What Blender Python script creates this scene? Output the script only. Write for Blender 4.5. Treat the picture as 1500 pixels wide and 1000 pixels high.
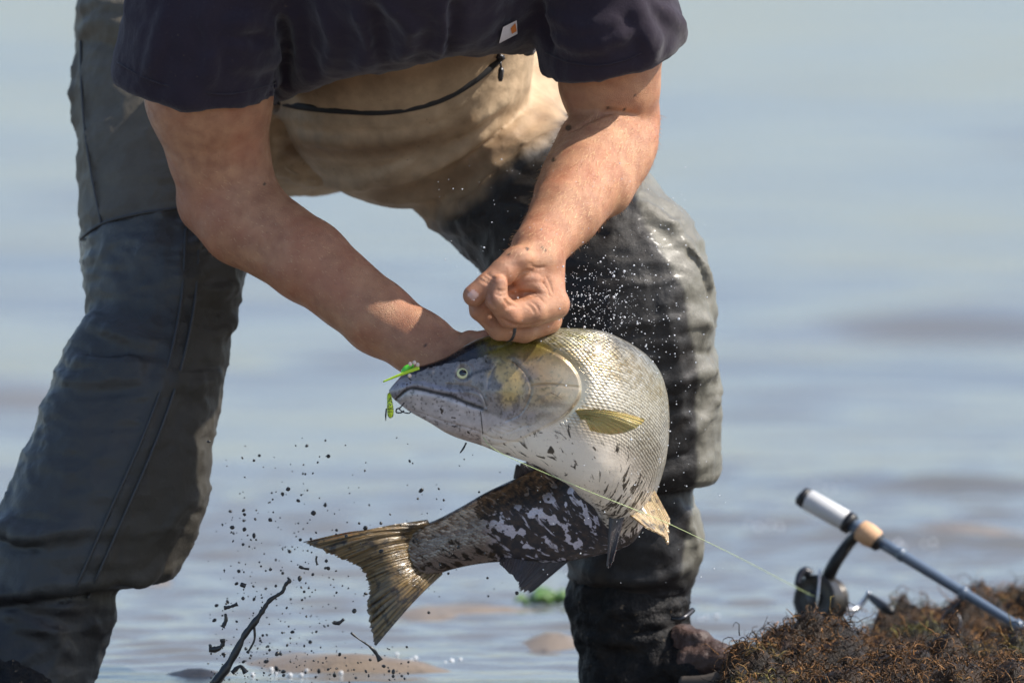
import bpy, math, random
import numpy as np
from mathutils import Vector, Matrix
random.seed(7); RNG = np.random.default_rng(7)
for o in list(bpy.data.objects): bpy.data.objects.remove(o)
scene = bpy.context.scene
COL = scene.collection

# ---------------------------------------------------------------- camera
CAMLOC = np.array([0.0, -12.0, 1.10]); PITCH = math.atan2(1.10-0.385, 12.0)
cam_d = bpy.data.cameras.new('camera'); cam = bpy.data.objects.new('camera', cam_d); COL.objects.link(cam)
cam.location = CAMLOC; cam.rotation_euler = (math.pi/2-PITCH, 0, 0)
cam_d.sensor_width = 36; cam_d.lens = 36*15600/1500; cam_d.clip_start = 0.1; cam_d.clip_end = 9000
cam_d.dof.use_dof = True; cam_d.dof.focus_distance = 11.93; cam_d.dof.aperture_fstop = 4.6
scene.camera = cam
# ---------------------------------------------------------------- sky and sun
SUN = np.array([0.66, -0.02, 0.745]); SUN /= np.linalg.norm(SUN)
w = bpy.data.worlds.new('World'); scene.world = w; w.use_nodes = True
nt = w.node_tree; nt.nodes.clear()
sky = nt.nodes.new('ShaderNodeTexSky'); sky.sky_type = 'NISHITA'; sky.sun_disc = False
sky.sun_elevation = math.asin(SUN[2]); sky.sun_rotation = math.atan2(SUN[0], SUN[1])
sky.dust_density = 1.8; sky.ozone_density = 2.0
bg = nt.nodes.new('ShaderNodeBackground'); bg.inputs['Strength'].default_value = 0.15
wo = nt.nodes.new('ShaderNodeOutputWorld')
nt.links.new(sky.outputs[0], bg.inputs[0]); nt.links.new(bg.outputs[0], wo.inputs[0])
sl = bpy.data.lights.new('sun', 'SUN'); sl.energy = 4.7; sl.angle = math.radians(0.53); sl.color = (1.0, 0.94, 0.85)
so = bpy.data.objects.new('sun', sl); COL.objects.link(so); so.location = (3, -1, 5)
so.rotation_euler = Vector(SUN).to_track_quat('Z', 'Y').to_euler()
scene.view_settings.view_transform = 'Standard'; scene.view_settings.look = 'None'
scene.view_settings.exposure = 0.42; scene.view_settings.gamma = 1.0

# ---------------------------------------------------------------- helpers
K = 1/1300.0                                     # one photo pixel at 12 m
F_ = np.array([0, math.cos(PITCH), -math.sin(PITCH)]); U_ = np.array([0, math.sin(PITCH), math.cos(PITCH)])
def ray(px, py):
    return F_ + np.array([1., 0, 0])*((px-750)/15600) - U_*((py-500)/15600)
def P(px, py, y=0.0):
    d = ray(px, py); return CAMLOC + d*((y-CAMLOC[1])/d[1])
def Pg(px, py, z=0.0):
    d = ray(px, py); return CAMLOC + d*((z-CAMLOC[2])/d[2])
def PA(lst): return np.array([P(*q) for q in lst])
def cr(pts, n):                                   # Catmull-Rom through rows of pts, n samples per span
    pts = np.asarray(pts, float); out = []
    for i in range(len(pts)-1):
        p0 = pts[max(i-1, 0)]; p1 = pts[i]; p2 = pts[i+1]; p3 = pts[min(i+2, len(pts)-1)]
        t = np.linspace(0, 1, n, endpoint=False)[:, None]
        out.append(.5*((2*p1)+(-p0+p2)*t+(2*p0-5*p1+4*p2-p3)*t*t+(-p0+3*p1-3*p2+p3)*t**3))
    out.append(pts[-1:]); return np.concatenate(out)
def srgb(r, g, b):
    return tuple(((c/255)/12.92 if c/255 <= .04045 else ((c/255+.055)/1.055)**2.4) for c in (r, g, b))
def C3(*c): return np.array(srgb(*c))
def sstep(a, b, x):
    t = np.clip((x-a)/(b-a), 0, 1); return t*t*(3-2*t)
def vnoise(p, seed=0):                            # value noise, p (N,3)
    p = np.asarray(p, float); i = np.floor(p).astype(np.int64); f = p-i; f = f*f*(3-2*f); r = 0
    for dx in (0, 1):
        for dy in (0, 1):
            for dz in (0, 1):
                h = ((i[:, 0]+dx)*374761393+(i[:, 1]+dy)*668265263+(i[:, 2]+dz)*2147483647+seed*974634777) & 0xffffffff
                h = ((h ^ (h >> 13))*1274126177) & 0xffffffff; h = (h ^ (h >> 16)) & 0xffff
                wt = (f[:, 0] if dx else 1-f[:, 0])*(f[:, 1] if dy else 1-f[:, 1])*(f[:, 2] if dz else 1-f[:, 2])
                r = r+wt*(h/65535.0)
    return r
def fbm(p, seed=0, o=4):
    a = .5; r = 0; p = np.asarray(p, float)
    for k in range(o): r = r+a*vnoise(p*2**k, seed+k); a *= .5
    return r/(1-.5**o)

def mk(name, v, f, m, parent=None, smooth=True, col=None, uv=None):
    me = bpy.data.meshes.new(name)
    v = np.asarray(v, np.float32)
    if isinstance(f, np.ndarray):
        n = f.shape[1]; me.vertices.add(len(v)); me.vertices.foreach_set('co', v.ravel())
        me.loops.add(f.size); me.loops.foreach_set('vertex_index', f.ravel().astype(np.int32))
        me.polygons.add(len(f)); me.polygons.foreach_set('loop_start', np.arange(len(f), dtype=np.int32)*n)
        me.update(calc_edges=True)
    else:
        me.from_pydata([tuple(q) for q in v], [], f)
    me.validate()
    if smooth: me.polygons.foreach_set('use_smooth', np.ones(len(me.polygons), bool))
    if col is not None:
        a = me.color_attributes.new('Col', 'FLOAT_COLOR', 'POINT'); a.data.foreach_set('color', np.asarray(col, np.float32).ravel())
    if uv is not None:
        a = me.attributes.new('suv', 'FLOAT2', 'POINT'); a.data.foreach_set('vector', np.asarray(uv, np.float32).ravel())
    me.materials.append(m); me.update()
    o = bpy.data.objects.new(name, me); COL.objects.link(o)
    if parent is not None:
        o.parent = parent; o.matrix_parent_inverse = Matrix.Translation(-PLOC[parent.name])
    PLOC[o.name] = Vector((0, 0, 0)) if parent is None else PLOC[parent.name]*0
    return o
PLOC = {}
def tag(o, label, cat, group=None, kind=None):
    o['label'] = label
    if cat: o['category'] = cat
    if group: o['group'] = group
    if kind: o['kind'] = kind
    return o
def thing(name, loc, label, cat):
    o = bpy.data.objects.new(name, None); COL.objects.link(o); o.location = loc; o.empty_display_size = .05
    PLOC[o.name] = Vector(loc); return tag(o, label, cat)
def frames(path):
    path = np.asarray(path, float); T = np.gradient(path, axis=0); T /= np.linalg.norm(T, axis=1)[:, None]+1e-12
    up = np.array([0.13, -.35, .93]); N = []; 
    a = np.cross(T[0], up); a /= np.linalg.norm(a)
    for t in T:
        a = a-t*a.dot(t); a /= np.linalg.norm(a)+1e-12; N.append(a)
    N = np.array(N); return T, N, np.cross(T, N)
def tube_vf(path, rad, sides=10, caps=True):
    path = np.asarray(path, float); n = len(path); rad = np.broadcast_to(rad, (n,))
    T, N, B = frames(path); an = np.arange(sides)*2*math.pi/sides
    v = (path[:, None]+rad[:, None, None]*(np.cos(an)[None, :, None]*N[:, None]+np.sin(an)[None, :, None]*B[:, None])).reshape(-1, 3)
    i = np.arange(n-1)[:, None]*sides; j = np.arange(sides)[None]; j2 = (j+1) % sides
    f = np.stack([i+j, i+j2, i+sides+j2, i+sides+j], -1).reshape(-1, 4).tolist()
    if caps: f += [list(range(sides))[::-1], list(range((n-1)*sides, n*sides))]
    return v, f
class MB:                                         # collects pieces of ONE object
    def __init__(s): s.v = []; s.f = []; s.n = 0
    def add(s, v, f):
        s.v.append(np.asarray(v, float)); s.f += [[i+s.n for i in q] for q in f]; s.n += len(v); return s
    def tube(s, path, rad, sides=10, caps=True): return s.add(*tube_vf(path, rad, sides, caps))
    def build(s, name, m, parent=None, smooth=True): return mk(name, np.concatenate(s.v), s.f, m, parent, smooth)
def grid_f(nu, nv, wrap=False):
    i = np.arange(nu-1)[:, None]; j = np.arange(nv if wrap else nv-1)[None]; j2 = (j+1) % nv
    return np.stack([i*nv+j, i*nv+j2, (i+1)*nv+j2, (i+1)*nv+j], -1).reshape(-1, 4)

# ---------------------------------------------------------------- signed distance modelling (cloth, skin, mound)
def seg_d(p, a, b):
    ab = b-a; t = np.clip((p-a)@ab/max(ab@ab, 1e-12), 0, 1); return np.linalg.norm(p-a-t[:, None]*ab, axis=1), t
def cone(a, b, ra, rb):
    a = np.asarray(a); b = np.asarray(b)
    def f(p):
        d, t = seg_d(p, a, b); return d-(ra+(rb-ra)*t)
    return f
def ellip(c, r, R=None):
    c = np.asarray(c); r = np.asarray(r)
    def f(p):
        q = p-c
        if R is not None: q = q@R
        q = q/r; return (np.linalg.norm(q, axis=1)-1)*r.min()
    return f
def etube(cs, a, b, depth=(0, 1, 0), n=5):        # elliptical tube: a = half width across, b = half depth
    S = cr(np.column_stack([cs, a, b]), n); c = S[:, :3]; A = S[:, 3]; B = S[:, 4]; dv = np.asarray(depth, float)
    segs = []
    for i in range(len(c)-1):
        t = c[i+1]-c[i]; L = np.linalg.norm(t); t = t/L
        e2 = dv-t*dv.dot(t); e2 /= np.linalg.norm(e2); e1 = np.cross(t, e2)
        segs.append((c[i], t, L, e1, e2, A[i], A[i+1], B[i], B[i+1]))
    def one(p):
        r = []
        for (c0, t, L, e1, e2, a0, a1, b0, b1) in segs:
            q = p[0]-c0; h = q@t; u = min(max(h/L, 0), 1); aa = a0+(a1-a0)*u; bb = b0+(b1-b0)*u; mn = min(aa, bb)
            r.append((math.sqrt((q@e1/aa)**2+(q@e2/bb)**2+((h-u*L)/mn)**2)-1)*mn)
        return np.array(r)
    def f(p):
        best = np.full(len(p), 1e9); use = segs
        if 500 < len(p) < 9000:
            c = (p[0]+p[-1])*.5; R = np.linalg.norm(p[0]-p[-1])*.5; dc = one(c[None]) ; use = [s_ for s_, d_ in zip(segs, dc) if d_ < dc.min()+2*R]
        for (c0, t, L, e1, e2, a0, a1, b0, b1) in use:
            q = p-c0; h = q@t; u = np.clip(h/L, 0, 1); aa = a0+(a1-a0)*u; bb = b0+(b1-b0)*u
            x = q@e1; y = q@e2; over = h-u*L; mn = np.minimum(aa, bb)
            d = (np.sqrt((x/aa)**2+(y/bb)**2+(over/mn)**2)-1)*mn
            best = np.minimum(best, d)
        return best
    return f
def flat(fn, cuts):                               # cut a prim by planes (point, outward normal)
    cuts = [(np.asarray(c), np.asarray(n, float)/np.linalg.norm(n)) for c, n in cuts]
    def f(p):
        d = fn(p)
        for c, n in cuts: d = smax(d, (p-c)@n, .012)
        return d
    return f
def smin(a, b, k):
    h = np.clip(.5+.5*(b-a)/k, 0, 1); return b*(1-h)+a*h-k*h*(1-h)
def smax(a, b, k): return -smin(-a, -b, k)
class SDF:
    def __init__(s): s.ops = []
    def u(s, fn, k=.01): s.ops.append(('u', fn, k)); return s
    def sub(s, fn, k=.005): s.ops.append(('s', fn, k)); return s
    def __call__(s, p, idx=None):
        d = np.full(len(p), 1.0)
        for i, (o, fn, k) in enumerate(s.ops):
            if idx is not None and not idx[i]: continue
            d = smin(d, fn(p), k) if o == 'u' else smax(d, -fn(p), k)
        return d
    def chain(s, pts, rs, k=.01):
        for i in range(len(pts)-1): s.u(cone(pts[i], pts[i+1], rs[i], rs[i+1]), k if i == 0 else max(k*.6, .003))
        return s
    def hit(s, pxs, y0=-.7, extra=0.0):           # first surface point along the rays through pixels (a modelling aid)
        D = np.array([ray(*q) for q in pxs]); D /= np.linalg.norm(D, axis=1)[:, None]
        t = (y0-CAMLOC[1])/D[:, 1]
        for _ in range(70):
            dd = np.clip(s(CAMLOC+D*t[:, None])*.85, -.02, .12); t = np.minimum(t+dd, 14.0)
            if np.abs(dd[t < 13.9]).max(initial=0) < 2e-4: break
        return CAMLOC+D*(t+extra)[:, None]
    def folds(s, lst, n=3):                       # lst: (pixel polyline, radius, ridge?, k, sink)
        pp = [cr(np.array(q[0], float), n) for q in lst]; hh = s.hit(np.concatenate(pp)); i0 = 0
        for q, p_ in zip(lst, pp):
            h = hh[i0:i0+len(p_)]; i0 += len(p_); r = q[1]*K; L = len(h); D = h-CAMLOC; D /= np.linalg.norm(D, axis=1)[:, None]; h = h+D*q[4]*r
            rr = r*np.sin(np.linspace(.12, .88, L)*math.pi)**.6; ok = np.abs(np.diff(h[:, 1])) < .06
            for i in range(L-1):
                if ok[i]: (s.u if q[2] else s.sub)(cone(h[i], h[i+1], rr[i], rr[i+1]), q[3])
        return s
    def mesh(s, lo, hi, h, B=10):
        lo = np.asarray(lo, float); nb = np.ceil((np.asarray(hi)-lo)/(h*B)).astype(int)
        gi = np.stack(np.meshgrid(*[np.arange(k) for k in nb], indexing='ij'), -1).reshape(-1, 3)
        cen = lo+(gi+.5)*B*h; R = B*h*.5*math.sqrt(3)*1.12
        D = np.stack([fn(cen) for _, fn, _ in s.ops], 1); isu = np.array([o == 'u' for o, _, _ in s.ops])
        ks = np.array([k for _, _, k in s.ops]); mu = D[:, isu].min(1)
        nosub = np.all(isu[None] | (D > R+ks[None]), 1); act = np.where((mu < R+ks.max()) & ~((mu < -R) & nosub))[0]
        N = nb*B+2
        g = np.arange(-1, B+1); G = np.stack(np.meshgrid(g, g, g, indexing='ij'), -1).reshape(-1, 3); n = B+2
        cid, cpos, quads = [], [], []
        edges = [((0,0,0),(1,0,0)),((0,1,0),(1,1,0)),((0,0,1),(1,0,1)),((0,1,1),(1,1,1)),
                 ((0,0,0),(0,1,0)),((1,0,0),(1,1,0)),((0,0,1),(0,1,1)),((1,0,1),(1,1,1)),
                 ((0,0,0),(0,0,1)),((1,0,0),(1,0,1)),((0,1,0),(0,1,1)),((1,1,0),(1,1,1))]
        def gid(c): return (c[..., 0]*N[1]+c[..., 1])*N[2]+c[..., 2]
        for b in act:
            near = np.where(isu, D[b] < mu[b]+2*R+2*ks, D[b] < R+ks)
            off = gi[b]*B+1
            val = s(lo+(G+off-1)*h, near).reshape(n, n, n)
            S = val < 0
            if S.all() or not S.any(): continue
            # own cells: local index 1..B (corner at g>=0)
            cnt = sum(S[1+a:n-1+a, 1+c:n-1+c, 1+e:n-1+e].astype(np.int8) for a in (0, 1) for c in (0, 1) for e in (0, 1))
            ci = np.argwhere((cnt > 0) & (cnt < 8))+1
            if len(ci):
                acc = np.zeros((len(ci), 3)); num = np.zeros(len(ci))
                for e0, e1 in edges:
                    i0 = ci+e0; i1 = ci+e1; i1c = np.minimum(i1, n-1)
                    v0 = val[i0[:, 0], i0[:, 1], i0[:, 2]]; v1 = val[i1c[:, 0], i1c[:, 1], i1c[:, 2]]
                    m = (v0 < 0) != (v1 < 0); t = np.where(m, v0/(v0-v1+1e-20), 0)
                    pt = np.array(e0)+(np.array(e1)-np.array(e0))*t[:, None]
                    acc += np.where(m[:, None], pt, 0); num += m
                pos = ci-1+acc/np.maximum(num, 1)[:, None]
                cid.append(gid(ci-1+off)); cpos.append(lo+(pos+off-1)*h)
            for ax in range(3):
                o = np.zeros(3, int); o[ax] = 1; u_, v_ = [k for k in range(3) if k != ax]
                a0 = S[1:n-1, 1:n-1, 1:n-1]
                sh = [slice(1, n-1)]*3; sh[ax] = slice(2, n); a1 = S[tuple(sh)]
                ee = np.argwhere(a0 != a1)+1
                if not len(ee): continue
                flip = a0[ee[:, 0]-1, ee[:, 1]-1, ee[:, 2]-1]
                du = np.zeros(3, int); du[u_] = 1; dv = np.zeros(3, int); dv[v_] = 1
                base = ee-1+off; q = np.stack([gid(base-du-dv), gid(base-dv), gid(base), gid(base-du)], 1)
                if ax == 1: flip = ~flip
                q[~flip] = q[~flip][:, ::-1]; quads.append(q)
        cid = np.concatenate(cid); cpos = np.concatenate(cpos); q = np.concatenate(quads)
        o = np.argsort(cid); cid = cid[o]; cpos = cpos[o]
        idx = np.searchsorted(cid, q); idx = np.minimum(idx, len(cid)-1)
        good = (cid[idx] == q).all(1); return cpos, idx[good]
def relax(v, f, it=2, lam=.5):
    a = f.ravel(); b = np.roll(f, -1, 1).ravel(); n = len(v)
    for _ in range(it):
        cnt = np.bincount(a, minlength=n)+np.bincount(b, minlength=n); s = np.empty_like(v)
        for k in range(3): s[:, k] = np.bincount(a, v[b, k], n)+np.bincount(b, v[a, k], n)
        v = v+lam*(s/np.maximum(cnt, 1)[:, None]-v)
    return v
def vnormals(v, f):
    nn = np.cross(v[f[:, 2]]-v[f[:, 0]], v[f[:, 3]]-v[f[:, 1]]); r = np.zeros_like(v)
    for k in range(3):
        for c in range(4): r[:, k] += np.bincount(f[:, c], nn[:, k], len(v))
    return r/(np.linalg.norm(r, axis=1)[:, None]+1e-12)
def poly_d(x, y, pl, n=6):                        # distance to a smooth 2D polyline, plus signed side and parameter
    pl = cr(np.array(pl, float), n); best = np.full(x.shape, 1e9); side = np.zeros(x.shape); par = np.zeros(x.shape)
    for i in range(len(pl)-1):
        a = pl[i]; ab = pl[i+1]-a; L2 = ab@ab
        if L2 < 1e-9: continue
        t = np.clip(((x-a[0])*ab[0]+(y-a[1])*ab[1])/L2, 0, 1); dx = x-a[0]-t*ab[0]; dy = y-a[1]-t*ab[1]; d = np.hypot(dx, dy)
        m = d < best; best = np.where(m, d, best); side = np.where(m, np.sign(ab[0]*dy-ab[1]*dx), side); par = np.where(m, (i+t)/(len(pl)-1), par)
    return best, side, par

# ---------------------------------------------------------------- materials
class M:
    def __init__(s, name):
        s.m = bpy.data.materials.new(name); s.m.use_nodes = True; s.t = s.m.node_tree; s.b = s.t.nodes['Principled BSDF']
    def n(s, ty, ins=None, **kw):
        x = s.t.nodes.new('ShaderNode'+ty)
        for k, v in kw.items(): setattr(x, k, v)
        for k, v in (ins or {}).items(): s.put(x.inputs[k], v)
        return x
    def put(s, inp, v):
        if hasattr(v, 'is_output') or isinstance(v, bpy.types.NodeSocket): s.t.links.new(v, inp)
        elif isinstance(v, (tuple, list)) and len(v) == 3 and inp.type == 'RGBA': inp.default_value = (*v, 1)
        else: inp.default_value = v
    def set(s, **kw):
        names = dict(col='Base Color', rough='Roughness', metal='Metallic', normal='Normal', ior='IOR', sss='Subsurface Weight', sssr='Subsurface Radius',
                     ssss='Subsurface Scale', coat='Coat Weight', coatr='Coat Roughness', trans='Transmission Weight', spec='Specular IOR Level', sheen='Sheen Weight', alpha='Alpha', sheenr='Sheen Roughness', spect='Specular Tint')
        for k, v in kw.items(): s.put(s.b.inputs[names[k]], v)
        return s
    def pos(s): return s.n('TexCoord').outputs['Object']
    def attr(s, nm, out='Color'): return s.n('Attribute', attribute_name=nm).outputs[out]
    def noise(s, scale, detail=5, rough=.55, vec=None, out=0, dist=0):
        x = s.n('TexNoise', {'Scale': scale, 'Detail': detail, 'Roughness': rough, 'Distortion': dist}); s.put(x.inputs['Vector'], vec or s.pos()); return x.outputs[out]
    def ramp(s, fac, stops):
        x = s.n('ValToRGB', {'Fac': fac}); e = x.color_ramp.elements
        while len(e) < len(stops): e.new(.5)
        for q, (p, c) in zip(e, stops): q.position = p; q.color = (*c, 1) if isinstance(c, tuple) else (c, c, c, 1)
        return x.outputs[0]
    def mix(s, fac, a, b, mode='MIX'):
        x = s.n('Mix', data_type='RGBA', blend_type=mode); s.put(x.inputs[0], fac); s.put(x.inputs[6], a); s.put(x.inputs[7], b); return x.outputs[2]
    def math(s, op, a, b=0.0, c=0.0):
        x = s.n('Math', operation=op); s.put(x.inputs[0], a); s.put(x.inputs[1], b); s.put(x.inputs[2], c); return x.outputs[0]
    def bump(s, h, strength=.3, dist=.002, normal=None):
        x = s.n('Bump', {'Height': h, 'Strength': strength, 'Distance': dist})
        if normal is not None: s.put(x.inputs['Normal'], normal)
        return x.outputs[0]
def simple(name, col, rough=.5, metal=0, nscale=60, namt=.25, bump=.15, coat=0, bd=.001, **kw):
    m = M(name); nz = m.noise(nscale); c = m.mix(nz, tuple(x*(1-namt) for x in col), tuple(min(1, x*(1+namt)) for x in col))
    m.set(col=c, rough=rough, metal=metal, coat=coat, normal=m.bump(nz, bump, bd), **kw); return m.m

# skin
m = M('skin'); p = m.pos(); mot = m.noise(55, 4); fine = m.noise(900, 3); pore = m.n('TexVoronoi', {'Scale': 1100, 'Vector': p}).outputs[0]
c = m.mix(m.ramp(mot, [(.3, 0.), (.7, 1.)]), (.37, .165, .090), (.55, .285, .155)); c = m.mix(m.ramp(m.noise(14, 3), [(.45, 0.), (.65, .5)]), c, (.45, .155, .08))
c = m.mix(m.ramp(m.noise(420, 2), [(.66, 0.), (.72, .55)]), c, (.27, .12, .07)); c = m.mix(m.attr('Col'), c, (.03, .022, .016))
hgt = m.math('ADD', m.math('MULTIPLY', fine, .5), m.math('ADD', m.math('MULTIPLY', pore, .5), m.math('MULTIPLY', m.noise(160, 3), .45)))
m.set(col=c, rough=m.ramp(m.noise(120, 4), [(.35, .30), (.7, .52)]), sss=.12, sssr=(1., .35, .2), ssss=.006, normal=m.bump(hgt, .75, .0014), spec=.5); SKIN = m.m
# knitted cotton of the shirt
m = M('navy_cotton'); p = m.pos(); wv = m.noise(1500, 2); big = m.noise(18, 4)
c = m.mix(big, (.020, .015, .025), (.040, .031, .044)); c = m.mix(m.ramp(m.noise(300, 4), [(.60, 0.), (.8, .35)]), c, (.07, .06, .065))
c = m.mix(m.ramp(m.noise(260, 2), [(.735, 0.), (.75, .6)]), c, (.16, .12, .08))
m.set(col=c, rough=.9, sheen=.25, sheenr=.4, spec=.2, normal=m.bump(m.math('ADD', wv, m.math('MULTIPLY', m.noise(70, 4), 2.5)), .55, .0016)); SHIRT = m.m
# wader laminate; Col = fabric colour of each panel, alpha = how wet and glossy
m = M('wader_fabric'); a = m.n('Attribute', attribute_name='Col'); wet = a.outputs['Alpha']; st = m.noise(26, 6, .62); sp = m.noise(240, 3)
c = m.mix(m.ramp(st, [(.36, .55), (.62, 0.)]), a.outputs['Color'], m.mix(.55, a.outputs['Color'], (.035, .026, .018)))
c = m.mix(m.ramp(m.noise(9, 5), [(.5, 0.), (.72, .5)]), c, m.mix(.22, c, (.12, .10, .075)))
c = m.mix(m.ramp(sp, [(.70, 0.), (.75, .8)]), c, (.02, .015, .011))
rg = m.math('SUBTRACT', .68, m.math('MULTIPLY', wet, m.ramp(m.noise(20, 5), [(.3, .5), (.7, .36)])))
nr = m.bump(m.math('ADD', m.math('MULTIPLY', m.noise(1300, 2), .25), m.math('ADD', m.math('MULTIPLY', m.noise(26, 3), .6), m.math('MULTIPLY', m.noise(130, 4), .5))), .6, .0035)
m.set(col=c, rough=rg, normal=nr, spec=m.math('ADD', .22, m.math('MULTIPLY', wet, .3)), coat=m.math('MULTIPLY', m.math('POWER', wet, 2.0), .4), coatr=.2); WADER = m.m
# fish skin: Col colour, alpha = scale mask ; suv = body coordinates in scale units
m = M('salmon_skin'); a = m.n('Attribute', attribute_name='Col'); sc = a.outputs['Alpha']; uv = m.attr('suv', 'Vector'); gl = m.attr('Gloss', 'Fac')
vo = m.n('TexVoronoi', {'Vector': uv, 'Scale': 1.0, 'Randomness': .28}, voronoi_dimensions='2D'); cell = m.n('SeparateColor', {0: vo.outputs['Color']}).outputs[0]
dome = m.math('SUBTRACT', 1.0, vo.outputs['Distance']); edge = m.ramp(vo.outputs['Distance'], [(.36, 0.), (.62, 1.)])
sm = m.math('MULTIPLY', sc, edge)
c = m.mix(m.math('MULTIPLY', sm, .8), a.outputs['Color'], m.mix(.75, a.outputs['Color'], (.035, .028, .016)))
c = m.mix(m.math('MULTIPLY', sc, m.math('MULTIPLY', cell, .35)), c, (.82, .78, .68))
st = m.noise(.42, 5, .62, m.n('Mapping', {'Vector': uv, 'Rotation': (0, 0, .45), 'Scale': (1.0, .42, 1.0)}).outputs[0], dist=.8); md = m.attr('Mud', 'Fac'); mud1 = m.ramp(m.math('ADD', st, m.math('MULTIPLY', md, .5)), [(.735, 0.), (.79, 1.)]); mudm = m.math('MAXIMUM', mud1, m.ramp(m.noise(330, 3), [(.69, 0.), (.73, .9)]))
c = m.mix(m.math('MULTIPLY', mudm, .93), c, m.mix(m.ramp(m.noise(160), [(.4, 0.), (.7, 1.)]), (.006, .005, .004), (.06, .036, .018)))
nb = m.bump(m.math('ADD', m.math('MULTIPLY', dome, m.math('MULTIPLY', sc, 1.3)), m.math('MULTIPLY', cell, m.math('MULTIPLY', sc, .9))), .75, .0011)
nb = m.bump(m.math('ADD', m.math('MULTIPLY', m.noise(300, 4), .4), m.math('MULTIPLY', mudm, .7)), .35, .0014, nb)
rg = m.math('ADD', m.math('MULTIPLY', m.noise(70, 3), .22), m.math('ADD', m.math('ADD', .15, m.math('MULTIPLY', sc, .07)), m.math('MULTIPLY', mudm, .2)))
m.set(col=c, rough=rg, metal=m.math('MULTIPLY', m.math('SUBTRACT', 1.0, mudm), gl), spec=m.math('SUBTRACT', .7, m.math('MULTIPLY', mudm, .5)), normal=nb, coat=m.math('SUBTRACT', .35, m.math('MULTIPLY', mudm, .27)), coatr=.12); FISH = m.m
# fins: translucent membrane with darker rays
def fin_mat(name, c0, c1, mud=.55):
    m = M(name); uv = m.attr('suv', 'Vector'); sx = m.n('SeparateXYZ', {0: uv})
    sv = m.n('CombineXYZ', {0: m.math('MULTIPLY', sx.outputs[0], 46.0), 1: m.math('MULTIPLY', sx.outputs[1], 1.6)}).outputs[0]; wv = m.ramp(m.math('ADD', m.math('MULTIPLY', m.noise(1.0, 3, .6, sv), .8), m.math('MULTIPLY', m.math('ABSOLUTE', m.math('SINE', m.math('MULTIPLY', sx.outputs[0], 95.0))), .2)), [(.3, 0.), (.68, 1.)])
    c = m.mix(wv, c0, c1); c = m.mix(m.ramp(m.noise(75, 6, .65), [(mud, 0.), (mud+.12, .9)]), c, (.022, .015, .01))
    m.set(col=c, rough=.28, spec=.6, normal=m.bump(m.math('ADD', wv, m.math('MULTIPLY', m.noise(260, 4), .8)), .8, .0013), coat=.4, coatr=.15, sss=.1, ssss=.003); return m.m
FIN_GOLD = fin_mat('golden_fin', (.30, .21, .05), (.74, .56, .18), .66); FIN_BROWN = fin_mat('brown_fin', (.042, .028, .012), (.27, .18, .078), .50); FIN_DARK = fin_mat('dark_fin', (.02, .017, .02), (.075, .06, .065), .55); FIN_AMBER = fin_mat('amber_fin', (.14, .075, .022), (.62, .45, .22), .5)
EYE_RING = simple('eye_ring', (.85, .80, .40), .15, coat=1, namt=.3, nscale=700); EYE_DARK = simple('eye_pupil', (.004, .005, .007), .05, coat=1, bump=0)
BLACK = simple('black_rubber', (.014, .014, .015), .42); METAL = simple('brushed_metal', (.55, .55, .56), .28, 1); DARKMETAL = simple('dark_metal', (.06, .06, .065), .32, .8)
NEON = simple('neon_plastic', (.50, .78, .015), .3, coat=.6, nscale=400, namt=.35); NEONG = simple('green_plastic', (.10, .60, .03), .3, coat=.6); BEAD = simple('pale_bead', (.75, .6, .5), .25, coat=.5)
m = M('speckled_neon'); v = m.noise(520, 3); m.set(col=m.mix(m.ramp(v, [(.52, 0.), (.58, 1.)]), (.55, .72, .01), (.03, .04, .008)), rough=.3, coat=.6); NEONS = m.m
LINE = simple('pale_green_line', (.55, .66, .30), .3, bump=0); LINED = simple('dark_leader', (.02, .022, .02), .35, bump=0)
HANDLE = simple('grey_grip', (.60, .60, .60), .5, nscale=200, namt=.12); CORK = simple('cork', (.60, .36, .20), .7, nscale=500); BLANK = simple('slate_rod_blank', (.10, .135, .185), .22, coat=.6, namt=.1)
REEL = simple('grey_reel', (.055, .05, .045), .35, .5, nscale=130, namt=.4); WHITE = simple('white_label', (.72, .68, .68), .8, nscale=300, namt=.1); ORANGE = simple('orange_print', (.62, .20, .045), .8)
TAPE = simple('dark_zip_tape', (.018, .018, .02), .6, nscale=800); MUD = simple('black_mud', (.012, .011, .010), .3, nscale=300, namt=.4, bump=.4, coat=.3)
m = M('water_sparkle'); m.set(col=(.95, .97, 1.), rough=.08, ior=1.33, trans=.35, coat=.5); SPARKLE = m.m  # white base paints the sun sparkle of spray drops and glint blobs
m = M('muddy_boot'); n1 = m.noise(60, 6, .65); c = m.mix(m.ramp(n1, [(.4, 0.), (.7, 1.)]), (.007, .007, .008), (.024, .021, .019)); c = m.mix(m.ramp(m.noise(130, 5), [(.66, 0.), (.72, .8)]), c, (.16, .12, .08))
m.set(col=c, rough=.55, spec=.18, normal=m.bump(m.math('ADD', n1, m.math('MULTIPLY', m.noise(260, 4), .5)), .7, .006)); BOOT = m.m
BOOTTOE = simple('brown_leather', (.06, .034, .027), .6, nscale=70, namt=.8, bump=.9, bd=.006); SOLE = simple('boot_sole', (.055, .045, .038), .7, nscale=120, namt=.4)
m = M('seaweed'); n1 = m.noise(26, 4); r = m.n('ObjectInfo'); c = m.mix(m.ramp(n1, [(.35, 0.), (.62, 1.)]), (.030, .014, .005), (.19, .088, .026)); c = m.mix(m.ramp(m.noise(11, 4), [(.56, 0.), (.68, .8)]), c, (.10, .105, .022)); c = m.mix(m.ramp(m.noise(400, 2), [(.6, 0.), (.7, .7)]), c, (.22, .14, .07)); c = m.mix(1.0, c, m.attr('Col'), 'MULTIPLY')
m.set(col=c, rough=.5, spec=.3, normal=m.bump(m.noise(260, 5), .9, .005)); WEED = m.m
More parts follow.
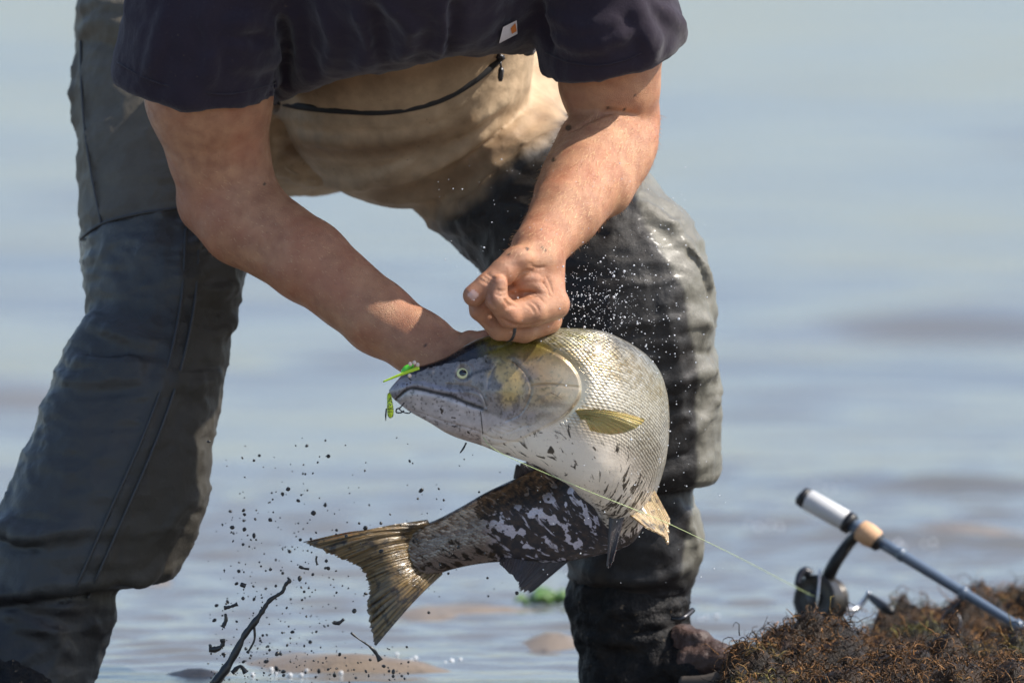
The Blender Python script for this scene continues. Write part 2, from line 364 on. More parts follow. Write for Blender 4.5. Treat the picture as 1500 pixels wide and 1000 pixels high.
GREENWEED = simple('green_weed', (.085, .17, .03), .4, nscale=200, coat=.2)
HAIR = simple('arm_hair', (.80, .55, .30), .45, bump=0); HEADHAIR = simple('brown_hair', (.05, .03, .018), .6, nscale=200)
# wet sand and shallow water
m = M('wet_sand'); n1 = m.noise(6, 6, .6); c = m.mix(n1, (.14, .11, .08), (.26, .20, .145)); c = m.mix(m.ramp(m.noise(40, 5), [(.55, 0.), (.7, .6)]), c, (.07, .055, .04))
m.set(col=c, rough=m.ramp(n1, [(.3, .18), (.7, .5)]), normal=m.bump(m.math('ADD', m.noise(30, 6), m.math('MULTIPLY', m.noise(300, 3), .3)), .6, .006)); SAND = m.m
m = M('sea_water'); p = m.pos(); mp = m.n('Mapping', {'Vector': p, 'Scale': (.45, 1.0, 1.0)}).outputs[0]
h1 = m.noise(3.2, 4, .55, mp); h2 = m.noise(14, 4, .55, mp); h3 = m.noise(60, 3, .5, mp)
hh = m.math('ADD', m.math('MULTIPLY', h1, 1.0), m.math('ADD', m.math('MULTIPLY', h2, .32), m.math('MULTIPLY', h3, .12)))
c = m.mix(m.noise(.9, 4, .6, mp), (.12, .125, .128), (.165, .16, .15))
m.set(col=c, rough=.10, ior=1.333, spec=.5, normal=m.bump(hh, .5, .016)); WATER = m.m
# ================================================================ setting
WL = -0.03
def bars(x, y):                                   # low sand bars and footprints in the shallows
    z = np.zeros_like(x)
    for px, py, sx, sy, h in [(380, 968, .10, .10, .030), (470, 980, .08, .07, .026), (815, 945, .05, .06, .030), (300, 992, .07, .05, .028), (590, 985, .1, .05, .022), (1400, 785, .16, .10, .045),
                              (640, 900, .12, .1, .024), (230, 850, .12, .1, .02)]:
        c = Pg(px, py, WL); z += h*np.exp(-((x-c[0])/sx)**2-((y-c[1])/sy)**2)
    return z
def ground_z(x, y):
    x = np.asarray(x, float); y = np.asarray(y, float); q = np.stack([x.ravel()*3, y.ravel()*3, 0*x.ravel()], 1)
    n = (fbm(q, 3)-.5).reshape(x.shape)
    z = -.052+(.022+.05*np.exp(-((y-1.0)/.7)**2))*n*np.exp(-(y/6)**2)+.006*np.exp(-((y-1.)/.6)**2)+.010*(vnoise(q*9, 8).reshape(x.shape)-.5)*np.exp(-((y-1.)/.8)**2)-.05*sstep(1.5, 9, y)-.6*sstep(9, 60, y)+.12*sstep(-.6, -6, y)+bars(x, y)
    z += -.035*np.exp(-((x+.53)/.14)**2-((y-.0)/.2)**2)+.022*np.exp(-((x-.17)/.16)**2-((y-.22)/.22)**2)
    return z
def sheet(name, zf, mat, xs, ys):
    X, Y = np.meshgrid(xs, ys, indexing='ij'); Z = zf(X, Y)
    o = mk(name, np.stack([X, Y, Z], -1).reshape(-1, 3), grid_f(len(xs), len(ys)), mat); o['kind'] = 'structure'; return o
def axis(fine, n, far, m):
    a = np.linspace(-fine, fine, n); g = fine*(far/fine)**np.linspace(0, 1, m)[1:]; return np.concatenate([-g[::-1], a, g])
xs = axis(1.6, 200, 3000, 26)
ys = np.concatenate([-3000*(10/3000)**np.linspace(0, 1, 14)[:-1], np.linspace(-10, -1, 30)[:-1], np.linspace(-1, 4, 260)[:-1], 4*(3000/4)**np.linspace(0, 1, 120)])
sheet('beach', ground_z, SAND, xs, ys)
CREST = []
for px, py, wx, wy, h in [(1330, 478, .55, .30, .026), (1120, 492, .16, .2, .014), (1460, 470, .22, .25, .02), (20, 592, .20, .20, .034), (-80, 575, .3, .25, .03), (460, 540, .3, .2, .012), (1130, 600, .18, .15, .014), (1230, 575, .2, .15, .012), (560, 640, .3, .15, .008),
                          (1400, 712, .28, .12, .018), (1100, 770, .14, .10, .014), (1340, 800, .26, .08, .014), (700, 880, .4, .06, .008), (430, 905, .3, .05, .008), (760, 830, .3, .06, .007), (250, 815, .25, .07, .007), (1250, 640, .3, .15, .010)]:
    c = Pg(px, py, WL); CREST.append((c[0], c[1], wx, wy, h))
def water_z(x, y):
    z = np.full(x.shape, WL)
    for cx, cy, wx, wy, h in CREST:
        yy = y-cy-.10*np.sin((x-cx)*5+cy); z += h*np.exp(-((x-cx)/wx)**2)*np.exp(-np.where(yy < 0, yy/(wy*.45), yy/wy)**2)
    env = np.exp(-np.maximum(y-25, 0)/60.)*sstep(-.4, .5, y)
    r = np.random.default_rng(5)
    for k in range(26):
        lam = .22*1.22**(k % 13); th = math.pi/2+r.normal(0, .38); kk = 2*math.pi/lam
        fade = sstep(.25, 1.0, lam*np.ones_like(y)/(.03*np.maximum(y, .1)+.12))
        z += .0021*lam**.75*env*fade*(.25+.75*sstep(.4, 3, y))*np.sin(kk*(np.cos(th)*x+np.sin(th)*y)+r.uniform(0, 7))
    for k in range(22):
        lam = .055*1.10**(k % 11); th = math.pi/2+r.normal(0, .5); kk = 2*math.pi/lam
        z += .010*lam*sstep(.15, .8, y)*sstep(5, 2.2, y)*(.5+.5*np.sin(x*(2+k % 5)+y*(3+k % 4)+k))*np.sin(kk*(np.cos(th)*x+np.sin(th)*y)+r.uniform(0, 7))
    return z
wy = np.concatenate([np.linspace(-1.2, .2, 50)[:-1], np.linspace(.2, 5, 420)[:-1], np.linspace(5, 6, 50)[:-1], np.linspace(6, 16, 320)[:-1], np.linspace(16, 40, 260)[:-1], 40*(3000/40)**np.linspace(0, 1, 50)])
sheet('water', water_z, WATER, axis(2.2, 180, 3000, 34), wy)

# ================================================================ the angler
LY = .12
def rows(lst): 
    c = [P((L+R)/2, py, y+LY) for py, L, R, y in lst]; a = [(R-L)/2*K for py, L, R, y in lst]; return np.array(c), np.array(a)
person = thing('person', P(560, 1010, .12), 'person in dark shirt and tan chest waders bending over to hold a large fish', 'person')
# ---- waders
W = SDF()
tA_c, tA_a = rows([(-90, 160, 440, .33), (0, 112, 440, .31), (60, 106, 430, .29), (150, 107, 410, .25), (230, 110, 392, .21), (300, 113, 380, .17), (390, 117, 365, .12), (470, 126, 343, .09), (520, 112, 335, .07), (556, 84, 327, .06), (650, 50, 315, .04), (720, 22, 306, .03), (790, -8, 268, .02), (860, -30, 232, .01), (930, -50, 200, .0)])
legA = flat(etube(tA_c, tA_a, tA_a*.88), [(P(90, 872, LY), (.15, -.1, -1))])
W.u(legA)
g_c, g_a = rows([(800, 0, 175, .02), (880, -28, 172, .01), (940, -50, 150, .0), (1000, -72, 130, -.01), (1070, -95, 118, -.02)])
W.u(etube(g_c, g_a, g_a*.9), .006)
cB = PA([(600, 140, .33+LY), (684, 205, .27+LY), (770, 283, .19+LY), (852, 350, .10+LY), (902, 425, .05+LY), (918, 520, .05+LY), (928, 600, .07+LY), (930, 660, .085+LY), (928, 740, .09+LY)])
legB = flat(etube(cB, np.array([112, 128, 132, 142, 146, 133, 129, 128, 118])*K, np.array([.12, .11, .105, .105, .105, .1, .096, .095, .09])), [(P(935, 712, .1+LY), (.05, 0, -1))])
W.u(legB, .02)
W.u(etube(PA([(930, 670, .10+LY), (926, 740, .11+LY), (931, 800, .12+LY), (926, 850, .13+LY), (922, 905, .13+LY)]), np.array([80, 97, 102, 90, 84])*K, np.array([.07, .075, .078, .07, .065])), .005)
W.u(ellip(P(415, 76, .36+LY), (.225, .15, .170)), .03)
W.u(ellip(P(715, 150, .35+LY), (.105, .12, .125)), .04)
belly = etube(PA([(610, -60, .10+LY), (604, 30, .14+LY), (592, 110, .18+LY), (572, 168, .205+LY), (546, 214, .225+LY)]), np.array([170, 186, 188, 165, 120])*K, np.array([.13, .14, .135, .105, .045]))
W.u(belly, .008)
# creases and folds read off the cloth
FL = []
for pl, r in [([(400, 196), (480, 206), (570, 205), (650, 185)], 7), ([(396, 238), (460, 262), (530, 268), (600, 238)], 7), ([(640, 205), (690, 176), (745, 140)], 6), ([(400, 168), (480, 178), (600, 176), (690, 140)], 5),
              ([(560, 292), (640, 275), (720, 225), (780, 170)], 9), ([(600, 310), (690, 300), (770, 235), (815, 195)], 8), ([(560, 270), (640, 240), (720, 185)], 7), ([(590, 316), (660, 330), (730, 318)], 7),
              ([(930, 300), (975, 330), (1000, 360)], 9), ([(985, 345), (1020, 380), (1040, 420)], 8), ([(1000, 640), (1040, 600), (1052, 560)], 7), ([(850, 690), (930, 700), (1030, 680)], 8), ([(960, 420), (990, 520), (1000, 640)], 5), ([(985, 480), (1020, 470), (1045, 480)], 8), ([(990, 560), (1025, 545), (1050, 550)], 6),
              ([(985, 730), (1005, 760), (1020, 800)], 6), ([(860, 835), (930, 850), (1010, 832)], 10),
              ([(126, 470), (180, 490), (230, 500)], 9), ([(105, 530), (160, 535), (215, 535)], 11), ([(88, 556), (150, 560), (215, 552)], 8), ([(285, 430), (320, 428), (350, 418)], 7), ([(300, 490), (330, 485), (342, 465)], 7), ([(250, 560), (290, 562), (322, 550)], 7),
              ([(2, 772), (50, 785), (125, 776)], 13), ([(245, 770), (270, 745), (300, 725)], 7), ([(190, 850), (215, 845), (235, 825)], 9), ([(118, 352), (200, 318), (290, 302)], 3.2), ([(114, 300), (112, 180), (112, 80)], 5), ([(140, 300), (128, 200), (120, 110)], 3),
              ([(270, 330), (262, 450), (235, 560), (180, 720), (120, 850)], 4), ([(288, 330), (280, 450), (255, 560), (200, 720), (142, 850)], 4), ([(120, 45), (150, 30), (190, 45)], 8), ([(115, 15), (150, 5), (190, 12)], 8),
              ([(130, 905), (150, 925), (170, 900)], 6), ([(10, 900), (60, 920), (110, 960)], 8), ([(20, 860), (70, 885), (110, 890)], 7)]:
    FL.append((pl, r*(1.7 if pl[0][1] < 320 and pl[0][0] > 390 else 1.25), True, .007, .42))
for pl, r in [([(400, 222), (470, 242), (560, 245), (630, 212)], 5), ([(108, 58), (150, 62), (185, 70)], 6), ([(112, 515), (180, 518), (240, 515)], 5), ([(130, 490), (170, 512), (200, 520)], 4),
              ([(296, 455), (325, 455), (346, 440)], 6), ([(0, 792), (25, 800), (60, 802)], 6), ([(1005, 365), (1030, 405), (1042, 450)], 6), ([(995, 520), (1020, 515), (1046, 520)], 6), ([(830, 670), (930, 680), (1010, 665)], 5)]:
    FL.append((pl, r, False, .005, -.1))
W.folds(FL)
lo = P(-130, 1100, 0)-np.array([0, .25, .03]); hi = P(1090, -140, .6)+np.array([0, .35, .03])
v, f = W.mesh((lo[0], -.12, -.09), (hi[0], .72, hi[2]), .0047); v = relax(v, f, 2, .45); nn = vnormals(v, f)
rel = v-CAMLOC; dep = rel@F_; PX = 750+15600*rel[:, 0]/dep; PY = 500-15600*(rel@U_)/dep
wr = (fbm(v*np.array([38, 38, 50]), 11, 2)-.5)*.0022+(fbm(v*np.array([11, 11, 20]), 12, 2)-.5)*.010
dA = legA(v); dBl = legB(v); dbel = belly(v)
rid = lambda q, s_: 1-np.abs(2*fbm(q, s_, 3)-1)
wr = wr+(rid(v*np.array([13, 13, 46]), 14)**3-.5)*.0042*np.where(PY > 300, 1., .6)+(rid(v*np.array([30, 30, 22]), 15)**4-.4)*.0024
v = v+nn*(wr*np.where(dbel < .012, .55, 1.))[:, None]
TAN = np.array([.54, .39, .245]); OLV = np.array([.125, .108, .080]); SLT = np.array([.036, .037, .036]); CHA = np.array([.019, .018, .018]); GRY = np.array([.19, .18, .145]); GAI = np.array([.012, .012, .013])
def lerp(a, b, t): return a+(b-a)*t[:, None]
col = np.tile(TAN, (len(v), 1)); wet = np.full(len(v), .22)
# leg with the knee patch: charcoal front panel, grey outer panel beyond the side seam
edge = (PX-713)*.63+(PY-262)*.78+(fbm(v*25, 5)-.5)*40
isB = (PX > 560) & (dbel > .004)
tB = sstep(-14, 22, edge)*isB; col = lerp(col, CHA, tB); wet = wet+(.42-wet)*tB
seam = np.interp(PY, [200, 330, 430, 560, 700, 900], [905, 945, 1000, 1022, 1018, 985]); tS = sstep(-3, 5, PX-seam)*(tB > .5)*sstep(880, 800, PY); col = lerp(col, GRY, tS*.95); wet = wet+(.6-wet)*tS
low = sstep(700, 730, PY)*(PX > 600); col = lerp(col, np.array([.012, .012, .014]), low*(1-tS)); 
for pl, wd, am in [([(420, 214), (520, 222), (620, 212), (690, 178)], 13, .55), ([(400, 190), (480, 193), (600, 190)], 7, -.25), ([(410, 128), (520, 118), (640, 100), (740, 70)], 16, .35), ([(560, 285), (650, 270), (740, 210), (800, 168)], 20, .45), ([(430, 252), (520, 262), (600, 235)], 6, -.25), ([(640, 205), (700, 175), (760, 140)], 5, -.3), ([(580, 320), (650, 345), (700, 330)], 22, .5)]:  # stain bands, plus fold highlights and shade painted into the tan colour
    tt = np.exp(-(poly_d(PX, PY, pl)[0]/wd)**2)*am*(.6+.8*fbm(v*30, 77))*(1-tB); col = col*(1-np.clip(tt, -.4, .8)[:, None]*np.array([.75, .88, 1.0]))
# other leg: olive thigh panel over slate legging
isA = (PX < 470) & (dbel > .012) & ((PX < 330) | (PY > 300))
col = np.where(isA[:, None], OLV, col); wet = np.where(isA, .35, wet)
sy = np.interp(PX, [100, 150, 210, 290, 400], [352, 326, 312, 302, 300]); tL = sstep(-3, 3, PY-sy)*isA; col = lerp(col, SLT, tL); wet = wet+(.62+.3*sstep(470, 330, PY)-wet)*tL
tO = sstep(0, 40, PX-np.interp(PY, [300, 450, 560, 720, 860], [262, 250, 225, 165, 110]))*tL; col = lerp(col, np.array([.050, .044, .034]), tO*.8); wet = wet-.35*tO
tG = sstep(-4, 4, PY-np.interp(PX, [-50, 0, 90, 175, 240], [840, 855, 880, 888, 880]))*isA; col = lerp(col, GAI, tG)
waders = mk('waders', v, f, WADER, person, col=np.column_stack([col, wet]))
waders['label'] = 'tan chest waders with dark wet leggings'
def seam(name, pl, r_, mat, par=waders, n=7):
    h = W.hit(cr(np.array(pl, float), n), extra=-.0022); ok = np.abs(np.diff(h[:, 1])) < .03; cut = np.where(~ok)[0]; h = h[:cut[0]+1] if len(cut) else h
    if len(h) > 3:
        for _ in range(2): h[1:-1] = h[1:-1]*.5+(h[:-2]+h[2:])*.25
        mb = MB(); mb.tube(h, r_*K, 8); return mb.build(name, mat, par)
PIPE = simple('brown_piping', (.16, .105, .06), .7, nscale=300); SEAM = simple('dark_seam_tape', (.035, .036, .037), .45, nscale=300); PALE = simple('worn_tan_edge', (.50, .39, .27), .75, nscale=300)
seam('flap_seam', [(779, 56), (786, 80), (785, 106), (774, 126), (745, 142), (705, 163), (668, 186)], 2.6, PIPE)
seam('pouch_rim', [(398, 226), (425, 250), (470, 267), (520, 272), (570, 258), (615, 232), (648, 206)], 3.0, PALE)
seam('knee_seam', [(118, 350), (150, 327), (210, 312), (286, 302)], 2.4, SEAM)
for o_ in (0, 20): seam('leg_seam', [(272+o_, 335), (266+o_, 440), (242+o_, 550), (205+o_*1.1, 650), (160+o_*1.2, 750), (118+o_*1.2, 845), (104+o_*1.2, 876)], 2.2, SEAM)
seam('hip_seam', [(118, 60), (119, 120), (124, 190), (135, 262), (148, 326)], 1.8, SEAM)
# zip, zip pull
zp = W.hit(cr(np.array([(398, 146), (440, 156), (500, 162), (570, 163), (640, 148), (695, 118), (737, 82)], float), 8), extra=-.0005)
mb = MB(); T, N, B = frames(zp); nz = -np.array([ray(700, 100)])[0]; nz /= np.linalg.norm(nz); vs = []; 
for q, t in zip(zp, T):
    s_ = np.cross(t, nz); s_ /= np.linalg.norm(s_)
    for a_, b_ in [(-5.5, -3), (-5, .8), (-1, 1.6), (1, 1.6), (5, .8), (5.5, -3)]: vs.append(q+s_*a_*K+nz*b_*K)
mk('zipper', vs, grid_f(len(zp), 6), TAPE, waders)
zq = W.hit([(733, 84)], extra=-.004)[0]
mb = MB(); mb.tube([zq+np.array([-5, 0, 3])*K, zq+np.array([5, 0, -2])*K], [5*K, 4.5*K], 8); mb.tube([zq+np.array([0, -.002, -6])*1*np.array([K, 1, K]), zq+np.array([1*K, -.002, -16*K])], 1.6*K, 8)
mb.tube([zq+np.array([K, -.002, -15*K]), zq+np.array([K, -.002, -20*K]), zq+np.array([0, -.002, -32*K]), zq+np.array([0, -.002, -36*K])], [3*K, 4.6*K, 4.2*K, 2.5*K], 10)
mb.build('zipper_pull', DARKMETAL, waders)
# ---- boots
def boot(name, S, lo, hi, label):
    v, f = S.mesh(lo, hi, .004); n_ = vnormals(v, f)
    v = v+n_*((fbm(v*60, 21, 3)-.5)*.013+(fbm(v*18, 22, 2)-.5)*.012)[:, None]
    o = mk(name, v, f, BOOT, person); o['label'] = label; return o
S = SDF(); yb = .13+LY
S.u(etube(PA([(921, 868, yb), (925, 905, yb), (930, 955, yb), (935, 1000, yb)]), np.array([92, 86, 80, 82])*K, np.array([.074, .072, .07, .075])))
S.u(cone(P(935, 985, yb), P(1030, 985, yb-.07), .055, .036), .02); S.u(cone(P(930, 1002, yb), P(1048, 1000, yb-.08), .036, .026), .015)
S.folds([([(850, yy), (930, yy+10), (1008, yy-3)], 6, True, .008, .4) for yy in (885, 905, 932)])
z0 = P(930, 1022, yb)[2]
S.sub(lambda p: p[:, 2]-(z0), .006)
bt = boot('boot', S, (P(820, 0, 0)[0], .05, -.09), (P(1110, 0, 0)[0], .42, P(0, 845, .3)[2]), 'mud blackened wading boot with a brown toe')
tc = SDF(); tc.u(cone(P(1004, 938, yb-.06), P(1066, 958, yb-.10), .020, .009), .006); tc.u(cone(P(1010, 968, yb-.08), P(1074, 972, yb-.11), .020, .014), .004)
v, f = tc.mesh(P(985, 1015, .08), P(1100, 900, .34), .004); v = v+vnormals(v, f)*((fbm(v*80, 3)-.5)*.012)[:, None]; mk('toe_cap', v, f, BOOTTOE, bt)
mb = MB(); mb.tube(cr(PA([(1005, 914, yb-.09), (1018, 918, yb-.10), (1030, 914, yb-.10), (1038, 916, yb-.09)]), 5), [3*K]*16, 8); mb = MB(); mb.tube(cr(PA([(985, 905, yb-.10), (1000, 905, yb-.11), (1015, 893, yb-.09)]), 5), [4*K]*11, 8); mb.build('lace', DARKMETAL, bt)
mb = MB(); sp = cr(PA([(1000, 1003, yb-.11), (1040, 1000, yb-.125), (1075, 985, yb-.12), (1080, 975, yb-.10)]), 6); mb.tube(sp, [.011]*len(sp), 8); mb.build('sole', SOLE, bt)
S = SDF(); ya = -.02+LY
S.u(etube(PA([(25, 985, ya+.02), (15, 1040, ya), (8, 1080, ya)]), np.array([100, 100, 104])*K, np.array([.072, .075, .078]))); S.u(cone(P(8, 1085, ya), P(-30, 1095, ya-.15), .05, .036), .02)
za = P(0, 1112, ya)[2]; S.sub(lambda p: p[:, 2]-za, .006)
boot('boot', S, (P(-140, 0, 0)[0], -.2, -.13), (P(150, 0, 0)[0], .3, P(0, 955, 0)[2]), 'black wading boot standing in the shallow water')

# ---- skin: arms, hands, neck and head are one mesh
H = SDF(); SY = .04
A = PA([(400, -170, .06), (330, -60, .03), (303, 60, .03), (306, 140, .05), (320, 225, .07), (336, 285, .075), (358, 322, .06), (452, 383, .01), (556, 467, -.045), (618, 506, -.075), (650, 524, -.09)])
Ar = np.array([78, 92, 96, 92, 73, 68, 66, 59, 51, 46, 42])*K
H.chain(A, Ar, .02); H.u(cone(P(300, 300, .10), P(345, 335, .085), 34*K, 30*K), .03)
# the hand that supports the head from behind
H.u(ellip(P(690, 545, -.105), (.042, .020, .036)), .02)
for i, (dx, dz) in enumerate([(742, 520), (752, 545), (748, 570), (735, 592)]):
    H.chain(PA([(705, 530+i*14, -.105), (dx, dz, -.098), (dx+28, dz+8, -.104)]), np.array([13, 12, 10])*K, .006)
H.chain(PA([(660, 525, -.10), (690, 500, -.115), (712, 494, -.135)]), np.array([17, 14, 12])*K, .01)
Bq = PA([(850, -180, .0), (880, -60, .0), (893, 60, .01), (893, 120, .025), (900, 168, .045)])
H.chain(Bq, np.array([74, 80, 78, 72, 64])*K, .02); H.u(cone(P(912, 160, .055), P(918, 195, .045), 44*K, 42*K), .02)
Bf = PA([(897, 196, .03), (884, 222, .0), (858, 265, -.055), (828, 312, -.12), (802, 347, -.165), (789, 366, -.185)])
H.chain(Bf, np.array([61, 64, 61, 52, 41, 36])*K, .007)
H.u(cone(P(930, 215, .015), P(900, 285, -.055), 30*K, 22*K), .02); H.u(cone(P(850, 200, .005), P(805, 285, -.075), 24*K, 18*K), .02)
fy = -.20
def fp(l): return PA([(a, b, fy+c) for a, b, c in l])
H.chain(fp([(788, 366, .01), (784, 388, 0), (788, 410, .005)]), np.array([35, 34, 33])*K, .015)
for a, b in [((810, 444, -.015), 22), ((803, 466, .012), 21), ((788, 476, .038), 20), ((770, 478, .06), 18)]:
    H.chain(fp([(790, 392, .012), a]), np.array([26, b])*K, .012)
H.chain(fp([(812, 446, -.018), (780, 456, -.04), (747, 461, -.052)]), np.array([22, 21, 19.5])*K, .004)
H.chain(fp([(747, 461, -.056), (728, 440, -.070), (731, 416, -.068)]), np.array([19, 16, 13])*K, .0025)
H.chain(fp([(803, 470, .008), (768, 482, -.012), (731, 481, -.028)]), np.array([20, 19, 16])*K, .003)
H.chain(fp([(731, 481, -.028), (702, 455, -.036), (693, 430, -.030)]), np.array([16, 14.5, 11])*K, .003)
H.chain(fp([(786, 478, .035), (755, 484, .02), (728, 478, .006), (705, 456, 0)]), np.array([19, 17, 15, 13])*K, .003)
H.chain(fp([(768, 480, .06), (742, 482, .05), (722, 470, .04)]), np.array([17, 15, 12])*K, .003)
H.chain(fp([(786, 378, -.01), (757, 384, -.035)]), np.array([27, 23])*K, .014)
H.chain(fp([(757, 384, -.035), (738, 398, -.047), (714, 417, -.056), (694, 433, -.058)]), np.array([23, 19.5, 17, 16])*K, .003)
H.u(ellip(fp([(782, 422, -.014)])[0], (31*K, .022, 26*K)), .012)
H.u(cone(*fp([(775, 405, -.02), (742, 440, -.028)]), 22*K, 17*K), .006)
H.u(ellip(fp([(762, 377, -.045)])[0], (13*K, 9*K, 10*K)), .014)
# creases of the fist, thumb nail
FL = []
for pl, r in [([(750, 416), (760, 405), (769, 398), (779, 396)], 2.2), ([(750, 418), (769, 411), (789, 413), (801, 425)], 2.4), ([(758, 427), (782, 427), (796, 425), (806, 434)], 2.4), ([(777, 433), (789, 435), (796, 443)], 1.6), ([(748, 430), (755, 434), (762, 429)], 5.0), ([(704, 409), (711, 413), (719, 418)], 1.3), ([(708, 404), (715, 409), (722, 413)], 1.3), ([(712, 400), (719, 405), (725, 408)], 1.0), ([(742, 452), (750, 447), (757, 450)], 1.3), ([(728, 424), (735, 427), (741, 425)], 1.0), ([(727, 430), (734, 433), (741, 431)], 1.0), ([(800, 405), (806, 418), (809, 430)], 1.2), ([(775, 386), (786, 392), (799, 391)], 1.0), ([(770, 445), (778, 450), (783, 458)], 1.0), ([(778, 442), (786, 448), (790, 456)], 1.0), ([(706, 470), (712, 476), (720, 482)], 1.2),
              ([(736, 466), (748, 474), (770, 477), (795, 470)], 2.6), ([(738, 438), (745, 446), (752, 450)], 1.6), ([(726, 452), (718, 440), (716, 428)], 2.2), ([(838, 194), (862, 178), (895, 164), (935, 168)], 4.0)]:
    FL.append((pl, r, False, .0022, 0))
for pl, r in [([(758, 414), (772, 408), (788, 410)], 3.5), ([(762, 420), (782, 418), (796, 428)], 3.5)]: FL.append((pl, r, True, .006, .4))
H.folds(FL)
# neck, head, upper trunk
nk = P(650, -330, -.20)
H.u(etube(PA([(600, 0, .12), (612, -110, .03), (630, -230, -.10)]), np.array([110, 150, 150])*K, np.array([.06, .08, .085])), .05)
H.chain(np.array([P(630, -240, -.12), nk]), [.062, .058], .04)
hd = P(670, -455, -.31)
H.u(ellip(hd, (.075, .098, .105)), .03); H.u(ellip(hd+np.array([0, -.045, -.055]), (.055, .055, .06)), .03)
fd = np.array([0, -.80, -.60])
H.u(cone(hd+np.array([0, -.090, .012]), hd+np.array([0, -.108, -.026]), .008, .012), .010)
for s_ in (-1, 1):
    H.u(ellip(hd+np.array([s_*.077, .0, -.01]), (.011, .02, .03)), .008); H.sub(ellip(hd+np.array([s_*.03, -.088, -.005]), (.016, .012, .010)), .012); H.u(ellip(hd+np.array([s_*.03, -.081, -.006]), (.011, .010, .009)), .003)
H.sub(cone(hd+np.array([-.022, -.101, -.058]), hd+np.array([.022, -.101, -.058]), .003, .003), .005); H.u(cone(hd+np.array([-.035, -.085, .018]), hd+np.array([.035, -.085, .018]), .010, .010), .02)
v, f = H.mesh((-.52, -.48, -.02), (.26, .34, 1.28), .0031); v = relax(v, f, 1, .5)
hlo = P(670, 500, -.29); hhi = P(842, 372, -.10)+np.array([0, .03, 0])           # the fist in finer detail
inb = lambda q, g: np.all((q > np.array([hlo[0], -.34, hlo[2]-.01])+g) & (q < np.array([hhi[0], -.07, hhi[2]])-g), 1)
f = f[~inb(v, .004)[f].all(1)]; v2, f2 = H.mesh((hlo[0]-.004, -.345, hlo[2]-.014), (hhi[0]+.004, -.065, hhi[2]+.004), .0014); v2 = relax(v2, f2, 1, .4)
f2 = f2[inb(v2, 0)[f2].all(1)]; f = np.concatenate([f, f2+len(v)]); v = np.concatenate([v, v2])
rel = v-CAMLOC; dep = rel@F_; PX = 750+15600*rel[:, 0]/dep; PY = 500-15600*(rel@U_)/dep; nn = vnormals(v, f)
v = v+nn*((fbm(v*26, 31, 2)-.5)*.0026)[:, None]
mud = np.zeros(len(v))
for px, py, r in [(833, 188, 4.5), (811, 234, 3.2), (772, 364, 2.6), (795, 362, 2.2), (798, 366, 1.8), (892, 158, 2.5), (914, 160, 1.8), (623, 505, 2.8), (388, 270, 2), (90+0, 0, 1), (745, 372, 1.2), (930, 140, 1.5)]:
    mud = np.maximum(mud, sstep(r*1.2, r*.7, np.hypot(PX-px, PY-py)))
body = mk('body', v, f, SKIN, person, col=np.column_stack([mud]*3+[np.ones(len(v))]))
# thumb nail and wedding band
nl = H.hit([(a, b) for b in np.linspace(424, 440, 7) for a in np.linspace(685, 701, 7)], extra=-.0007).reshape(7, 7, 3); 
sel = [[(i, j) for j in range(7)] for i in range(7)]
vs = [nl[i, j] for i in range(7) for j in range(7)]; keep = [q for q in grid_f(7, 7).tolist() if all(((k//7-3)**2+(k % 7-3)**2) <= 11 for k in q)]
NAIL = simple('nail', (.60, .36, .29), .25, coat=.5, namt=.08, bump=.05); mk('thumb_nail', vs, keep, NAIL, body)
rc = fp([(745, 481, -.021)])[0]; ax = fp([(731, 481, -.028)])[0]-fp([(768, 482, -.012)])[0]; ax /= np.linalg.norm(ax); e1 = np.cross(ax, [0, 0, 1]); e1 /= np.linalg.norm(e1); e2 = np.cross(ax, e1)
an = np.linspace(0, 2*math.pi, 33); rr = 18.2*K; vs = []
for t in an[:-1]:
    d_ = e1*math.cos(t)+e2*math.sin(t)
    for a_, b_ in [(-3.2, -1.5), (-3.2, .6), (-1.5, 1.2), (1.5, 1.2), (3.2, .6), (3.2, -1.5)]: vs.append(rc+d_*(rr+b_*K)+ax*a_*K)
fr = []
for i in range(32):
    for j in range(6): fr.append([i*6+j, i*6+(j+1) % 6, ((i+1) % 32)*6+(j+1) % 6, ((i+1) % 32)*6+j])
mk('finger_ring', vs, fr, DARKMETAL, person)
# fine arm hair
onB = (PX > 740) & (PX < 985) & (PY > 165) & (PY < 372) & (dep < 12.3); onA = (PX > 285) & (PX < 640) & (PY > 250) & (PY < 520) & (PX < 300+(PY-250)*1.6+110)
ids = np.concatenate([RNG.choice(np.where(onB)[0], 3800), RNG.choice(np.where(onA)[0], 1500)]); axB = Bf[-1]-Bf[0]; axB /= np.linalg.norm(axB); axA = A[-1]-A[6]; axA /= np.linalg.norm(axA)
hv, hf = [], []
for q, i in enumerate(ids):
    n_ = nn[i]; ax = axB if q < 3800 else axA; g_ = ax-n_*ax.dot(n_); g_ = g_/np.linalg.norm(g_)+RNG.normal(0, .22, 3); L = RNG.uniform(.005, .011)*(1 if q < 3800 else .6); p0 = v[i]-n_*.0005
    p1 = p0+g_*L*.5+n_*L*.20; p2 = p0+g_*L+n_*L*.26; sd = np.cross(g_, n_); sd *= .00017/np.linalg.norm(sd); b0 = len(hv)
    hv += [p0-sd, p0+sd, p1-sd*.8, p1+sd*.8, p2]; hf += [[b0, b0+1, b0+3, b0+2], [b0+2, b0+3, b0+4]]
mk('arm_hair', hv, hf, HAIR, body)
S = SDF(); S.u(ellip(hd+np.array([0, .018, .022]), (.083, .10, .10))); S.sub(ellip(hd+np.array([0, -.10, -.05]), (.12, .095, .10)), .015)
v, f = S.mesh(hd-.16, hd+.16, .006); v = v+vnormals(v, f)*((fbm(v*120, 4)-.5)*.012)[:, None]; mk('hair', v, f, HEADHAIR, body)

